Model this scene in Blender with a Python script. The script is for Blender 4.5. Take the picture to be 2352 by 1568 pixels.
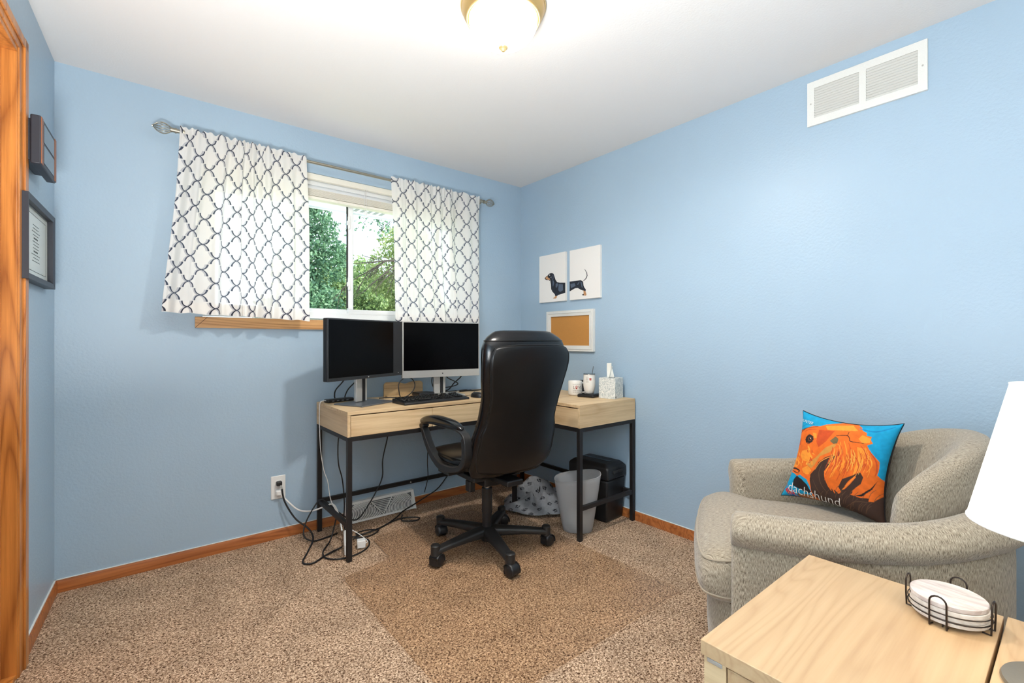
import bpy, bmesh, math, random
import numpy as np
from mathutils import Matrix, Vector, Euler
for o in list(bpy.data.objects): bpy.data.objects.remove(o)
sc = bpy.context.scene
COL = sc.collection
PI = math.pi
# ---------------------------------------------------------------- camera
cam = bpy.data.objects.new('camera', bpy.data.cameras.new('camera')); COL.objects.link(cam)
cam.data.sensor_width = 36.0; cam.data.lens = 36.0*1068/2352
cam.data.shift_y = -3/2352
cam.data.clip_start = 0.02; cam.data.clip_end = 200
cam.location = (0, 0, 1.16)
cam.rotation_euler = (PI/2, 0, math.radians(50.9-90))
sc.camera = cam
# ---------------------------------------------------------------- sky, sun, exposure
world = bpy.data.worlds.new('sky'); sc.world = world; world.use_nodes = True
wn = world.node_tree.nodes; wl = world.node_tree.links
bg = wn['Background']; bg.inputs[0].default_value = (0.74, 0.88, 1.0, 1); bg.inputs[1].default_value = 1.7
sun = bpy.data.objects.new('sun', bpy.data.lights.new('sun', 'SUN')); COL.objects.link(sun)
sun.data.energy = 8.0; sun.data.angle = 0.01; sun.data.color = (1, .95, .85)
sun.rotation_euler = Vector((-.75, .28, -.62)).to_track_quat('-Z', 'Y').to_euler()
sc.view_settings.view_transform = 'Standard'; sc.view_settings.look = 'None'
sc.view_settings.exposure = 0.66; sc.view_settings.gamma = 1.0; sc.view_settings.use_curve_mapping = False
LAMP_BOWL = 6.0; BULB = 145.0; LAMP_SHADE = 0.8
# added fill light, out of view by the left wall, bounced off the ceiling
up = bpy.data.objects.new('uplighter', bpy.data.lights.new('uplighter', 'AREA')); COL.objects.link(up)
up.data.shape = 'DISK'; up.data.size = .5; up.data.energy = 68; up.data.color = (1.0, .985, .96); up.location = (-.16, .35, .85); up.rotation_euler = (PI, 0, 0)
# ---------------------------------------------------------------- helpers
def lin(c):
    return tuple((x/12.92 if x <= .04045 else ((x+.055)/1.055)**2.4) for x in [v/255 for v in c])
class NT:
    def __init__(s, name):
        s.m = bpy.data.materials.new(name); s.m.use_nodes = True
        s.n = s.m.node_tree.nodes; s.l = s.m.node_tree.links
        s.p = s.n['Principled BSDF']; s.out = s.n['Material Output']
    def add(s, t, **kw):
        n = s.n.new(t)
        for k, v in kw.items():
            if k.startswith('i_'):
                key = k[2:]; key = int(key) if key.isdigit() else key.replace('_', ' ')
                n.inputs[key].default_value = v
            else: setattr(n, k, v)
        return n
    def link(s, a, b): s.l.new(a, b)
    def math(s, op, a, b=None, c=None):
        n = s.n.new('ShaderNodeMath'); n.operation = op
        for i, v in enumerate((a, b, c)):
            if v is None: continue
            if isinstance(v, (int, float)): n.inputs[i].default_value = v
            else: s.l.new(v, n.inputs[i])
        return n.outputs[0]
    def mix(s, fac, a, b):
        n = s.n.new('ShaderNodeMix'); n.data_type = 'RGBA'
        for i, v in ((0, fac), (6, a), (7, b)):
            if isinstance(v, (tuple, list)): n.inputs[i].default_value = (*v[:3], 1)
            elif isinstance(v, (int, float)): n.inputs[i].default_value = v
            else: s.l.new(v, n.inputs[i])
        return n.outputs[2]
    def bump(s, h, strength=.3, dist=.002):
        b = s.add('ShaderNodeBump'); b.inputs['Strength'].default_value = strength; b.inputs['Distance'].default_value = dist
        s.l.new(h, b.inputs['Height']); s.l.new(b.outputs[0], s.p.inputs['Normal'])
def setp(p, **kw):
    for k, v in kw.items():
        key = {'spec': 'Specular IOR Level', 'rough': 'Roughness', 'metal': 'Metallic', 'coat': 'Coat Weight', 'trans': 'Transmission Weight', 'sheen': 'Sheen Weight'}.get(k, k)
        p.inputs[key].default_value = v
MAT = {}
def plain(name, rgb, rough=.5, metal=0, bump=0, bscale=300, vary=.06, **kw):
    t = NT(name); c = lin(rgb)
    setp(t.p, rough=rough, metal=metal, **kw)
    tc = t.add('ShaderNodeTexCoord'); nz = t.add('ShaderNodeTexNoise', i_Scale=bscale, i_Detail=3.0)
    t.link(tc.outputs['Object'], nz.inputs['Vector'])
    t.link(t.mix(nz.outputs['Fac'], tuple(x*(1-vary) for x in c), tuple(min(1, x*(1+vary)) for x in c)), t.p.inputs['Base Color'])
    if bump: t.bump(nz.outputs['Fac'], bump, .001)
    MAT[name] = t.m; return t.m
def emis(name, rgb, strength):
    t = NT(name); t.p.inputs['Base Color'].default_value = (*lin(rgb), 1)
    t.p.inputs['Emission Color'].default_value = (*lin(rgb), 1); t.p.inputs['Emission Strength'].default_value = strength
    MAT[name] = t.m; return t.m
def wood(name, light, dark, axis='X', scale=1.0, rough=.5, streak=.5, pores=.5, bump=.15, ring=6.0):
    t = NT(name); setp(t.p, rough=rough)
    tc = t.add('ShaderNodeTexCoord'); mp = t.add('ShaderNodeMapping')
    st = {'X': (.10, 1, 1), 'Y': (1, .10, 1), 'Z': (1, 1, .10)}[axis]
    mp.inputs['Scale'].default_value = tuple(v*scale for v in st)
    t.link(tc.outputs['Object'], mp.inputs['Vector'])
    n1 = t.add('ShaderNodeTexNoise', i_Scale=3.2, i_Detail=2.0, i_Distortion=.4); t.link(mp.outputs[0], n1.inputs['Vector'])
    f = t.math('FRACT', t.math('MULTIPLY', n1.outputs['Fac'], ring*3))
    f = t.math('ABSOLUTE', t.math('SUBTRACT', f, .5)); f = t.math('MULTIPLY', f, 2)
    n2 = t.add('ShaderNodeTexNoise', i_Scale=60, i_Detail=4.0, i_Roughness=.65); mp2 = t.add('ShaderNodeMapping')
    mp2.inputs['Scale'].default_value = tuple(v*scale*(.35 if v < 1 else 1) for v in st)
    t.link(tc.outputs['Object'], mp2.inputs['Vector']); t.link(mp2.outputs[0], n2.inputs['Vector'])
    r = t.add('ShaderNodeValToRGB'); r.color_ramp.elements[0].position = .35; r.color_ramp.elements[1].position = .68
    t.link(n2.outputs['Fac'], r.inputs[0])
    f2 = t.math('POWER', f, 2.2)
    a = t.math('MULTIPLY', f2, streak); b = t.math('MULTIPLY', r.outputs[0], pores)
    tot = t.math('MINIMUM', t.math('ADD', a, b), 1.0)
    t.link(t.mix(tot, lin(light), lin(dark)), t.p.inputs['Base Color'])
    if bump: t.bump(t.math('MULTIPLY', tot, -1), bump, .0006)
    MAT[name] = t.m; return t.m

class MB:
    def __init__(s): s.bm = bmesh.new(); s.mi = 0; s.uv = s.bm.loops.layers.uv.new('UVMap')
    def faces(s, V, Fc, M=None):
        vs = [s.bm.verts.new(M @ Vector(v) if M else v) for v in V]; out = []
        for f in Fc:
            try:
                fa = s.bm.faces.new([vs[i] for i in f]); fa.material_index = s.mi; out.append(fa)
            except ValueError: pass
        return vs, out
    def box(s, c, d, R=None, M=None):
        hx, hy, hz = d[0]/2, d[1]/2, d[2]/2
        V = [Vector((x*hx, y*hy, z*hz)) for x in (-1, 1) for y in (-1, 1) for z in (-1, 1)]
        if R is not None:
            if isinstance(R, (int, float)): R = Matrix.Rotation(R, 3, 'Z')
            V = [R @ v for v in V]
        V = [v+Vector(c) for v in V]
        s.faces(V, [(0, 1, 3, 2), (4, 6, 7, 5), (0, 4, 5, 1), (2, 3, 7, 6), (0, 2, 6, 4), (1, 5, 7, 3)], M); return s
    def tube(s, pts, r, seg=8, closed=False, M=None, caps=True):
        P = [Vector(p) for p in pts]; n = len(P)
        R = r if isinstance(r, (list, tuple)) else [r]*n
        T = []
        for i in range(n):
            a = P[i-1] if (i > 0 or closed) else P[i]; b = P[(i+1) % n] if (i < n-1 or closed) else P[i]
            T.append((b-a).normalized() if (b-a).length > 1e-9 else Vector((0, 0, 1)))
        up = Vector((0, 0, 1)) if abs(T[0].z) < .9 else Vector((1, 0, 0))
        x = T[0].cross(up).normalized(); V = []
        for i in range(n):
            x = (x-T[i]*x.dot(T[i])).normalized(); y = T[i].cross(x)
            for k in range(seg):
                a = 2*PI*k/seg; V.append(P[i]+(x*math.cos(a)+y*math.sin(a))*R[i])
        Fc = []
        m = n if closed else n-1
        for i in range(m):
            j = (i+1) % n
            for k in range(seg):
                l = (k+1) % seg; Fc.append((i*seg+k, i*seg+l, j*seg+l, j*seg+k))
        if caps and not closed:
            Fc.append(tuple(range(seg-1, -1, -1))); Fc.append(tuple((n-1)*seg+k for k in range(seg)))
        s.faces(V, Fc, M); return s
    def cyl(s, a, b, r, seg=16, r2=None, M=None):
        return s.tube([a, b], [r, r if r2 is None else r2], seg, M=M)
    def lathe(s, prof, seg=32, c=(0, 0, 0), M=None, sx=1, sy=1):
        V = []; Fc = []
        for (r, z) in prof:
            for k in range(seg):
                a = 2*PI*k/seg; V.append((c[0]+r*math.cos(a)*sx, c[1]+r*math.sin(a)*sy, c[2]+z))
        for i in range(len(prof)-1):
            for k in range(seg):
                l = (k+1) % seg; Fc.append((i*seg+k, i*seg+l, (i+1)*seg+l, (i+1)*seg+k))
        if prof[0][0] > 1e-6: Fc.append(tuple(range(seg-1, -1, -1)))
        if prof[-1][0] > 1e-6: Fc.append(tuple((len(prof)-1)*seg+k for k in range(seg)))
        vs, _ = s.faces(V, Fc, M)
        return s
    def prism(s, poly, z0, z1, M=None):
        n = len(poly); V = [(x, y, z0) for x, y in poly]+[(x, y, z1) for x, y in poly]
        Fc = [tuple(range(n-1, -1, -1)), tuple(range(n, 2*n))]+[(i, (i+1) % n, n+(i+1) % n, n+i) for i in range(n)]
        s.faces(V, Fc, M); return s
    def ngon(s, pts, M=None): s.faces(pts, [tuple(range(len(pts)))], M); return s
    def grid(s, fn, nu, nv, cu=False, cv=False, M=None):
        V = [Vector(fn(i/(nu if cu else nu-1), j/(nv if cv else nv-1))) for i in range(nu) for j in range(nv)]
        Fc = []; UV = []
        for i in range(nu if cu else nu-1):
            for j in range(nv if cv else nv-1):
                a, b = (i+1) % nu, (j+1) % nv
                Fc.append((i*nv+j, a*nv+j, a*nv+b, i*nv+b)); UV.append((i, j))
        vs, fs = s.faces(V, Fc, M)
        if len(fs) == len(UV):
            du, dv = (nu if cu else nu-1), (nv if cv else nv-1)
            for f, (i, j) in zip(fs, UV):
                for lp, (a, b) in zip(f.loops, ((0, 0), (1, 0), (1, 1), (0, 1))): lp[s.uv].uv = ((i+a)/du, (j+b)/dv)
        return s
    def build(s, name, mats, parent=None, loc=None, rotz=0, smooth=40, bevel=0, seg=2, sub=0, solid=0, tri=False, weld=False):
        if not isinstance(mats, (list, tuple)): mats = [mats]
        if weld: bmesh.ops.remove_doubles(s.bm, verts=s.bm.verts, dist=1e-5)
        bmesh.ops.recalc_face_normals(s.bm, faces=s.bm.faces)
        me = bpy.data.meshes.new(name); s.bm.to_mesh(me); s.bm.free()
        for m in mats: me.materials.append(MAT[m] if isinstance(m, str) else m)
        if smooth:
            me.polygons.foreach_set('use_smooth', [True]*len(me.polygons))
            if smooth < 180: me.set_sharp_from_angle(angle=math.radians(smooth))
        o = bpy.data.objects.new(name, me); COL.objects.link(o)
        if parent is not None: o.parent = parent
        if loc is not None: o.location = loc
        o.rotation_euler.z = rotz
        if solid:
            md = o.modifiers.new('solid', 'SOLIDIFY'); md.thickness = solid; md.offset = 0
        if bevel:
            md = o.modifiers.new('bevel', 'BEVEL'); md.width = bevel; md.segments = seg; md.limit_method = 'ANGLE'; md.angle_limit = math.radians(35)
            md.harden_normals = False
        if sub:
            md = o.modifiers.new('sub', 'SUBSURF'); md.levels = sub; md.render_levels = sub
        return o
def smoothpath(pts, k=6, closed=False):
    P = [Vector(p) for p in pts]; n = len(P); out = []
    for i in range(n if closed else n-1):
        if closed: p0, p1, p2, p3 = P[i-1], P[i], P[(i+1) % n], P[(i+2) % n]
        else: p0, p1, p2, p3 = P[max(i-1, 0)], P[i], P[i+1], P[min(i+2, n-1)]
        for j in range(k):
            t = j/k
            out.append(.5*((2*p1)+(p2-p0)*t+(2*p0-5*p1+4*p2-p3)*t*t+(3*p1-p0-3*p2+p3)*t**3))
    if not closed: out.append(P[-1])
    return out
def interp(x, tab):
    xs = [a for a, _ in tab]; return float(np.interp(x, xs, [b for _, b in tab]))
def smin(x, tab):  # smooth table lookup
    e = .02; return (interp(x-e, tab)+2*interp(x, tab)+interp(x+e, tab))/4
def tag(o, label, cat, group=None, kind=None):
    o['label'] = label; o['category'] = cat
    if group: o['group'] = group
    if kind: o['kind'] = kind
    return o
def thing(name, label, cat, loc=(0, 0, 0), rotz=0, group=None):
    o = bpy.data.objects.new(name, None); COL.objects.link(o); o.empty_display_size = .05
    o.location = loc; o.rotation_euler = (0, 0, rotz); return tag(o, label, cat, group)
def structure(o, label=None):
    o['kind'] = 'structure'
    if label: o['label'] = label
    return o
def recenter(o):  # move origin of a top-level mesh to the middle of its base
    me = o.data; n = len(me.vertices); a = np.zeros(n*3); me.vertices.foreach_get('co', a); a = a.reshape(-1, 3)
    c = Vector(((a[:, 0].min()+a[:, 0].max())/2, (a[:, 1].min()+a[:, 1].max())/2, a[:, 2].min()))
    me.transform(Matrix.Translation(-c)); o.location = o.location+c; return o
def text_mesh(body, size, extrude=0.0, align='CENTER', shear=0, spacing=1.0, offset=0.0):
    cu = bpy.data.curves.new('lettering', 'FONT'); cu.body = body; cu.size = size; cu.extrude = extrude
    cu.align_x = align; cu.align_y = 'CENTER'; cu.resolution_u = 3; cu.shear = shear; cu.offset = offset; cu.space_character = spacing
    o = bpy.data.objects.new('lettering', cu); COL.objects.link(o)
    bpy.context.view_layer.update()
    me = bpy.data.meshes.new_from_object(o.evaluated_get(bpy.context.evaluated_depsgraph_get()))
    bpy.data.objects.remove(o); return me
def text_obj(name, body, size, mat, parent, fn, **kw):
    me = text_mesh(body, size, **kw)
    for v in me.vertices: v.co = Vector(fn(v.co.x, v.co.y, v.co.z))
    me.materials.clear(); me.materials.append(MAT[mat]); me.name = name
    o = bpy.data.objects.new(name, me); COL.objects.link(o); o.parent = parent; return o
def copy_tree(o, parent=None):
    c = o.copy(); COL.objects.link(c)
    if parent is not None: c.parent = parent
    for ch in list(o.children): copy_tree(ch, c)
    return c
# ---------------------------------------------------------------- materials
def wall_mat():
    t = NT('blue_wall_paint'); setp(t.p, rough=.38)
    t.p.inputs['Specular IOR Level'].default_value = .5
    tc = t.add('ShaderNodeTexCoord'); n = t.add('ShaderNodeTexNoise', i_Scale=85, i_Detail=3.0, i_Roughness=.55)
    t.link(tc.outputs['Object'], n.inputs['Vector'])
    n2 = t.add('ShaderNodeTexNoise', i_Scale=2.2, i_Detail=2.0); t.link(tc.outputs['Object'], n2.inputs['Vector'])
    c = lin((165, 188, 206))
    t.link(t.mix(n2.outputs['Fac'], tuple(v*.96 for v in c), tuple(v*1.04 for v in c)), t.p.inputs['Base Color'])
    t.bump(n.outputs['Fac'], .5, .0025); MAT['wall'] = t.m
def ceil_mat():
    t = NT('white_ceiling'); setp(t.p, rough=.8)
    tc = t.add('ShaderNodeTexCoord'); n = t.add('ShaderNodeTexNoise', i_Scale=120, i_Detail=3.0)
    t.link(tc.outputs['Object'], n.inputs['Vector'])
    t.p.inputs['Base Color'].default_value = (*lin((226, 225, 224)), 1)
    t.bump(n.outputs['Fac'], .35, .0015); MAT['ceiling'] = t.m
def carpet_mat():
    t = NT('brown_carpet'); setp(t.p, rough=1.0); t.p.inputs['Specular IOR Level'].default_value = .1
    tc = t.add('ShaderNodeTexCoord')
    mp = t.add('ShaderNodeMapping'); t.link(tc.outputs['Object'], mp.inputs['Vector'])
    n = t.add('ShaderNodeTexNoise', i_Scale=150, i_Detail=2.0, i_Roughness=.6, i_Distortion=.9); t.link(mp.outputs[0], n.inputs['Vector'])
    r = t.add('ShaderNodeValToRGB'); cr = r.color_ramp
    cr.elements[0].position = .36; cr.elements[0].color = (*lin((78, 52, 34)), 1)
    cr.elements[1].position = .66; cr.elements[1].color = (*lin((240, 212, 182)), 1)
    e = cr.elements.new(.50); e.color = (*lin((180, 148, 120)), 1)
    t.link(n.outputs['Fac'], r.inputs[0])
    big = t.add('ShaderNodeTexNoise', i_Scale=6, i_Detail=3.0); t.link(tc.outputs['Object'], big.inputs['Vector'])
    mm = t.add('ShaderNodeMapRange'); mm.inputs[1].default_value = .35; mm.inputs[2].default_value = .65; mm.inputs[3].default_value = .86; mm.inputs[4].default_value = 1.06
    t.link(big.outputs['Fac'], mm.inputs[0])
    mul = t.add('ShaderNodeVectorMath', operation='SCALE'); t.link(r.outputs[0], mul.inputs[0]); t.link(mm.outputs[0], mul.inputs['Scale'])
    t.link(mul.outputs[0], t.p.inputs['Base Color']); t.bump(n.outputs['Fac'], .9, .006); MAT['carpet'] = t.m
wall_mat(); ceil_mat(); carpet_mat()
wood('desk_wood', (222, 194, 152), (178, 142, 100), 'X', 1.2, .5, .35, .45, ring=4)
wood('desk_wood_side', (222, 194, 152), (178, 142, 100), 'Y', 1.2, .5, .35, .45, ring=4)
wood('table_wood', (200, 168, 128), (166, 130, 92), 'X', 1.0, .45, .30, .32, ring=13)
wood('oak_base', (188, 114, 60), (128, 66, 30), 'X', 1.4, .35, .5, .5)
wood('oak_casing', (214, 142, 70), (140, 78, 32), 'Z', 1.3, .3, .55, .45, ring=5)
wood('oak_sill', (214, 164, 108), (152, 100, 52), 'X', 1.5, .4, .55, .4)
wood('oak_small', (186, 156, 112), (140, 108, 70), 'X', 2.0, .5, .5, .5)
plain('black_metal', (30, 27, 27), .5, .2, vary=.1)
plain('white_plastic', (236, 236, 233), .35)
plain('white_paint', (228, 228, 223), .4)
plain('white_vinyl', (240, 242, 243), .35)
plain('cream_slat', (236, 232, 218), .5)
plain('dark_recess', (40, 38, 36), .9)
plain('black_plastic', (24, 24, 26), .38)
plain('black_gloss', (9, 9, 10), .12)
plain('screen', (2, 2, 3), .25, spec=.12)
plain('bezel', (34, 36, 39), .4)
plain('silver', (196, 194, 188), .35, .55)
plain('silver_dark', (120, 124, 130), .35, .7)
plain('leather', (11, 12, 15), .24, spec=.42, bump=.12, bscale=160, vary=.1)
plain('leather_panel', (11, 11, 13), .34, spec=.38, bump=.08, bscale=160, vary=.1)
plain('chair_plastic', (30, 29, 29), .42, bump=.08, bscale=400)
plain('chrome', (200, 200, 205), .15, 1)
plain('brass', (196, 164, 106), .34, .55)
plain('brass_rim', (222, 196, 140), .3, .45)
plain('pewter', (168, 164, 150), .32, .85)
plain('canvas', (236, 233, 228), .8, bump=.1, bscale=700)
plain('cork', (196, 138, 70), .9, bump=.5, bscale=420, vary=.28)
plain('frame_black', (44, 48, 58), .45)
plain('paper', (214, 220, 214), .25)
plain('ink', (70, 78, 78), .6)
plain('copper_strip', (150, 98, 70), .45, .3)
plain('glass_dark', (60, 74, 84), .12, spec=.7)
plain('dog_black', (26, 31, 42), .7, bscale=60, vary=.25)
plain('dog_grey', (82, 94, 112), .7)
plain('dog_tan', (190, 140, 98), .7, bscale=90, vary=.2)
plain('dog_white', (232, 226, 220), .7)
plain('ceramic', (238, 236, 230), .15)
plain('red_print', (176, 70, 62), .4)
plain('grey_print', (120, 112, 108), .4)
plain('tissue', (244, 243, 234), .9)
plain('cord_black', (20, 20, 22), .5)
plain('cord_white', (232, 232, 230), .45)
plain('blanket_black', (14, 14, 17), .95)
plain('wire', (58, 48, 42), .4, .7)
plain('white_ink', (238, 236, 230), .6)
plain('bark', (60, 52, 44), .9, vary=.2)
plain('soffit', (246, 246, 246), .6)
plain('slot_grey', (170, 172, 172), .7); plain('duct_grey', (104, 106, 106), .8)
plain('lawn', (150, 156, 128), 1, vary=.3, bscale=3)
plain('lamp_base', (140, 130, 116), .4, .6)
plain('pillow_black', (18, 14, 18), .9)
emis('lamp_glass', (255, 251, 244), LAMP_BOWL)
def glow_glass():
    m = MAT['lamp_glass']; n = m.node_tree.nodes; l = m.node_tree.links; tr = n.new('ShaderNodeBsdfTransparent'); mx = n.new('ShaderNodeMixShader'); mx.inputs[0].default_value = .5
    l.new(n['Principled BSDF'].outputs[0], mx.inputs[1]); l.new(tr.outputs[0], mx.inputs[2]); l.new(mx.outputs[0], n['Material Output'].inputs[0])
glow_glass()
emis('lamp_shade', (255, 250, 240), LAMP_SHADE)
def marble(name, a, b, sc_, stretch=1):
    t = NT(name); setp(t.p, rough=.6)
    tc = t.add('ShaderNodeTexCoord'); mp = t.add('ShaderNodeMapping'); mp.inputs['Scale'].default_value = (1, stretch, 1)
    n = t.add('ShaderNodeTexNoise', i_Scale=sc_, i_Detail=5.0, i_Roughness=.6, i_Distortion=1.2)
    t.link(tc.outputs['Object'], mp.inputs[0]); t.link(mp.outputs[0], n.inputs['Vector'])
    r = t.add('ShaderNodeValToRGB'); r.color_ramp.elements[0].position = .38; r.color_ramp.elements[1].position = .62
    r.color_ramp.elements[0].color = (*lin(a), 1); r.color_ramp.elements[1].color = (*lin(b), 1)
    t.link(n.outputs['Fac'], r.inputs[0]); t.link(r.outputs[0], t.p.inputs['Base Color']); MAT[name] = t.m
marble('tissue_box', (178, 186, 184), (238, 238, 232), 90)
marble('coaster_top', (186, 172, 166), (228, 216, 208), 26, .35)
marble('coaster_side', (216, 204, 192), (236, 226, 216), 40)
def upholstery():
    t = NT('grey_beige_upholstery'); setp(t.p, rough=.95); t.p.inputs['Sheen Weight'].default_value = .3
    t.p.inputs['Specular IOR Level'].default_value = .15
    uv = t.add('ShaderNodeUVMap'); uv.uv_map = 'UVMap'; mp = t.add('ShaderNodeMapping'); mp.inputs['Scale'].default_value = (820, 75, 1)
    t.link(uv.outputs[0], mp.inputs[0])
    n = t.add('ShaderNodeTexNoise', i_Scale=1.0, i_Detail=3.0, i_Roughness=.7); t.link(mp.outputs[0], n.inputs['Vector'])
    r = t.add('ShaderNodeValToRGB'); cr = r.color_ramp; cr.elements[0].position = .34; cr.elements[1].position = .62
    cr.elements[0].color = (*lin((82, 71, 58)), 1); cr.elements[1].color = (*lin((196, 182, 160)), 1)
    e = cr.elements.new(.48); e.color = (*lin((156, 142, 122)), 1)
    t.link(n.outputs['Fac'], r.inputs[0]); t.link(r.outputs[0], t.p.inputs['Base Color']); t.bump(n.outputs['Fac'], .5, .0015); MAT['upholstery'] = t.m
upholstery()
def vcol(name, rough=.85):
    t = NT(name); setp(t.p, rough=rough); a = t.add('ShaderNodeAttribute'); a.attribute_name = 'print'
    n = t.add('ShaderNodeTexNoise', i_Scale=60, i_Detail=3.0); tc = t.add('ShaderNodeTexCoord'); t.link(tc.outputs['Object'], n.inputs['Vector'])
    m = t.math('ADD', t.math('MULTIPLY', n.outputs['Fac'], .5), .75)
    mul = t.add('ShaderNodeVectorMath', operation='SCALE'); t.link(a.outputs['Color'], mul.inputs[0]); t.link(m, mul.inputs['Scale'])
    t.link(mul.outputs[0], t.p.inputs['Base Color']); MAT[name] = t.m
vcol('pillow_print'); vcol('paw_print')
def clear_plastic(name, tint, gloss=.12, rough=.12):
    t = NT(name); tr = t.add('ShaderNodeBsdfTransparent'); tr.inputs[0].default_value = (*tint, 1)
    gl = t.add('ShaderNodeBsdfGlossy'); gl.inputs['Roughness'].default_value = rough
    fr = t.add('ShaderNodeFresnel'); fr.inputs[0].default_value = 1.45
    mx = t.add('ShaderNodeMixShader'); ge = t.add('ShaderNodeNewGeometry'); f = t.math('MULTIPLY', t.math('MULTIPLY', fr.outputs[0], gloss/.12*.7), t.math('SUBTRACT', 1.0, ge.outputs['Backfacing']))
    t.link(f, mx.inputs[0]); t.link(tr.outputs[0], mx.inputs[1]); t.link(gl.outputs[0], mx.inputs[2]); t.link(mx.outputs[0], t.out.inputs[0]); MAT[name] = t.m; return t
def frosted():
    t = NT('frosted_plastic'); tr = t.add('ShaderNodeBsdfTransparent'); tr.inputs[0].default_value = (.92, .92, .92, 1)
    mx = t.add('ShaderNodeMixShader'); mx.inputs[0].default_value = .42
    tl = t.add('ShaderNodeBsdfTranslucent'); tl.inputs[0].default_value = (.8, .8, .8, 1)
    m2 = t.add('ShaderNodeMixShader'); m2.inputs[0].default_value = .35
    setp(t.p, rough=.35); t.p.inputs['Base Color'].default_value = (*lin((228, 228, 228)), 1)
    t.link(t.p.outputs[0], m2.inputs[1]); t.link(tl.outputs[0], m2.inputs[2])
    t.link(tr.outputs[0], mx.inputs[1]); t.link(m2.outputs[0], mx.inputs[2]); t.link(mx.outputs[0], t.out.inputs[0]); MAT['frosted'] = t.m
clear_plastic('mat_plastic', (.985, .955, .915), .2, .3); clear_plastic('window_glass', (.97, .99, .99), .05, .02); frosted()
def leaf(name, a, b):
    t = NT(name); setp(t.p, rough=.6); oi = t.add('ShaderNodeNewGeometry'); 
    c = t.mix(oi.outputs['Random Per Island'], lin(a), lin(b)); t.link(c, t.p.inputs['Base Color'])
    tl = t.add('ShaderNodeBsdfTranslucent'); t.link(c, tl.inputs[0]); mx = t.add('ShaderNodeMixShader'); mx.inputs[0].default_value = .35
    t.link(t.p.outputs[0], mx.inputs[1]); t.link(tl.outputs[0], mx.inputs[2]); t.link(mx.outputs[0], t.out.inputs[0]); MAT[name] = t.m
leaf('leaf_dark', (58, 98, 76), (136, 174, 134)); leaf('leaf_light', (112, 138, 76), (200, 208, 142)); leaf('leaf_mid', (80, 108, 64), (146, 168, 104))
def curtain_mat():
    t = NT('trellis_curtain')
    uv = t.add('ShaderNodeUVMap'); uv.uv_map = 'UVMap'; sp = t.add('ShaderNodeSeparateXYZ'); t.link(uv.outputs[0], sp.inputs[0])
    U, Vv = sp.outputs[0], sp.outputs[1]     # UV in cell units
    def cross(du, dv, w):
        res = None
        for off in (0, .5):
            x = t.math('ABSOLUTE', t.math('SUBTRACT', t.math('FRACT', t.math('ADD', U, .5+off+du)), .5))
            y = t.math('ABSOLUTE', t.math('SUBTRACT', t.math('FRACT', t.math('ADD', Vv, .5+off+dv)), .5))
            dx = t.math('SUBTRACT', x, -.054); dy = t.math('SUBTRACT', y, .25)
            r = t.math('SQRT', t.math('ADD', t.math('MULTIPLY', dx, dx), t.math('MULTIPLY', dy, dy)))
            wv = t.math('ADD', t.math('MULTIPLY', y, w*2.4), w*.55)
            a = t.math('LESS_THAN', t.math('ABSOLUTE', t.math('SUBTRACT', r, .256)), wv)
            b = t.math('LESS_THAN', y, .235); c = t.math('GREATER_THAN', dx, 0)
            m = t.math('MULTIPLY', t.math('MULTIPLY', a, b), c)
            res = m if res is None else t.math('MAXIMUM', res, m)
        return res
    line = cross(0, 0, .030); shade = cross(.05, -.008, .05)
    base = lin((250, 247, 242))
    c1 = t.mix(shade, base, lin((212, 210, 212))); c2 = t.mix(line, c1, lin((52, 54, 66)))
    d = t.add('ShaderNodeBsdfDiffuse'); tl = t.add('ShaderNodeBsdfTranslucent'); tp = t.add('ShaderNodeBsdfTransparent')
    c3 = t.mix(line, c1, lin((150, 158, 176))); t.link(c2, d.inputs[0]); t.link(c3, tl.inputs[0])
    n = t.add('ShaderNodeTexNoise', i_Scale=900, i_Detail=1.0); tc = t.add('ShaderNodeTexCoord'); t.link(tc.outputs['Object'], n.inputs['Vector'])
    b = t.add('ShaderNodeBump'); b.inputs['Strength'].default_value = .1; b.inputs['Distance'].default_value = .001; t.link(n.outputs['Fac'], b.inputs['Height']); t.link(b.outputs[0], d.inputs['Normal'])
    mx = t.add('ShaderNodeMixShader'); mx.inputs[0].default_value = .36; t.link(d.outputs[0], mx.inputs[1]); t.link(tl.outputs[0], mx.inputs[2])
    m2 = t.add('ShaderNodeMixShader'); t.link(t.math('MULTIPLY', t.math('SUBTRACT', 1.0, line), .10), m2.inputs[0])
    t.link(mx.outputs[0], m2.inputs[1]); t.link(tp.outputs[0], m2.inputs[2]); t.link(m2.outputs[0], t.out.inputs[0]); MAT['curtain'] = t.m
curtain_mat()
# ---------------------------------------------------------------- room
XR, YB, ZC = 2.518, 2.98, 2.44
YF = -1.6      # how far the room runs on behind the camera
FL = MB(); FL.box((.6, (YB+YF)/2, -.05), (4.2, YB-YF+.3, .1)); structure(FL.build('floor', 'carpet', smooth=0))
CE = MB(); CE.box((.6, (YB+YF)/2, ZC+.05), (4.2, YB-YF+.3, .1)); structure(CE.build('ceiling', 'ceiling', smooth=0))
W = MB(); W.box((XR+.06, (YB+YF)/2, ZC/2), (.12, YB-YF+.24, ZC)); structure(W.build('wall_right', 'wall', smooth=0))
WX0, WX1, WZ0, WZ1 = .285, 1.945, 1.285, 2.185     # window opening
W = MB()
for x0, x1, z0, z1 in ((-.5, XR, 0, WZ0), (-.5, XR, WZ1, ZC), (-.5, WX0, WZ0, WZ1), (WX1, XR, WZ0, WZ1)):
    W.box(((x0+x1)/2, YB+.07, (z0+z1)/2), (x1-x0, .14, z1-z0))
structure(W.build('wall_back', 'wall', smooth=0, weld=True))
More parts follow.
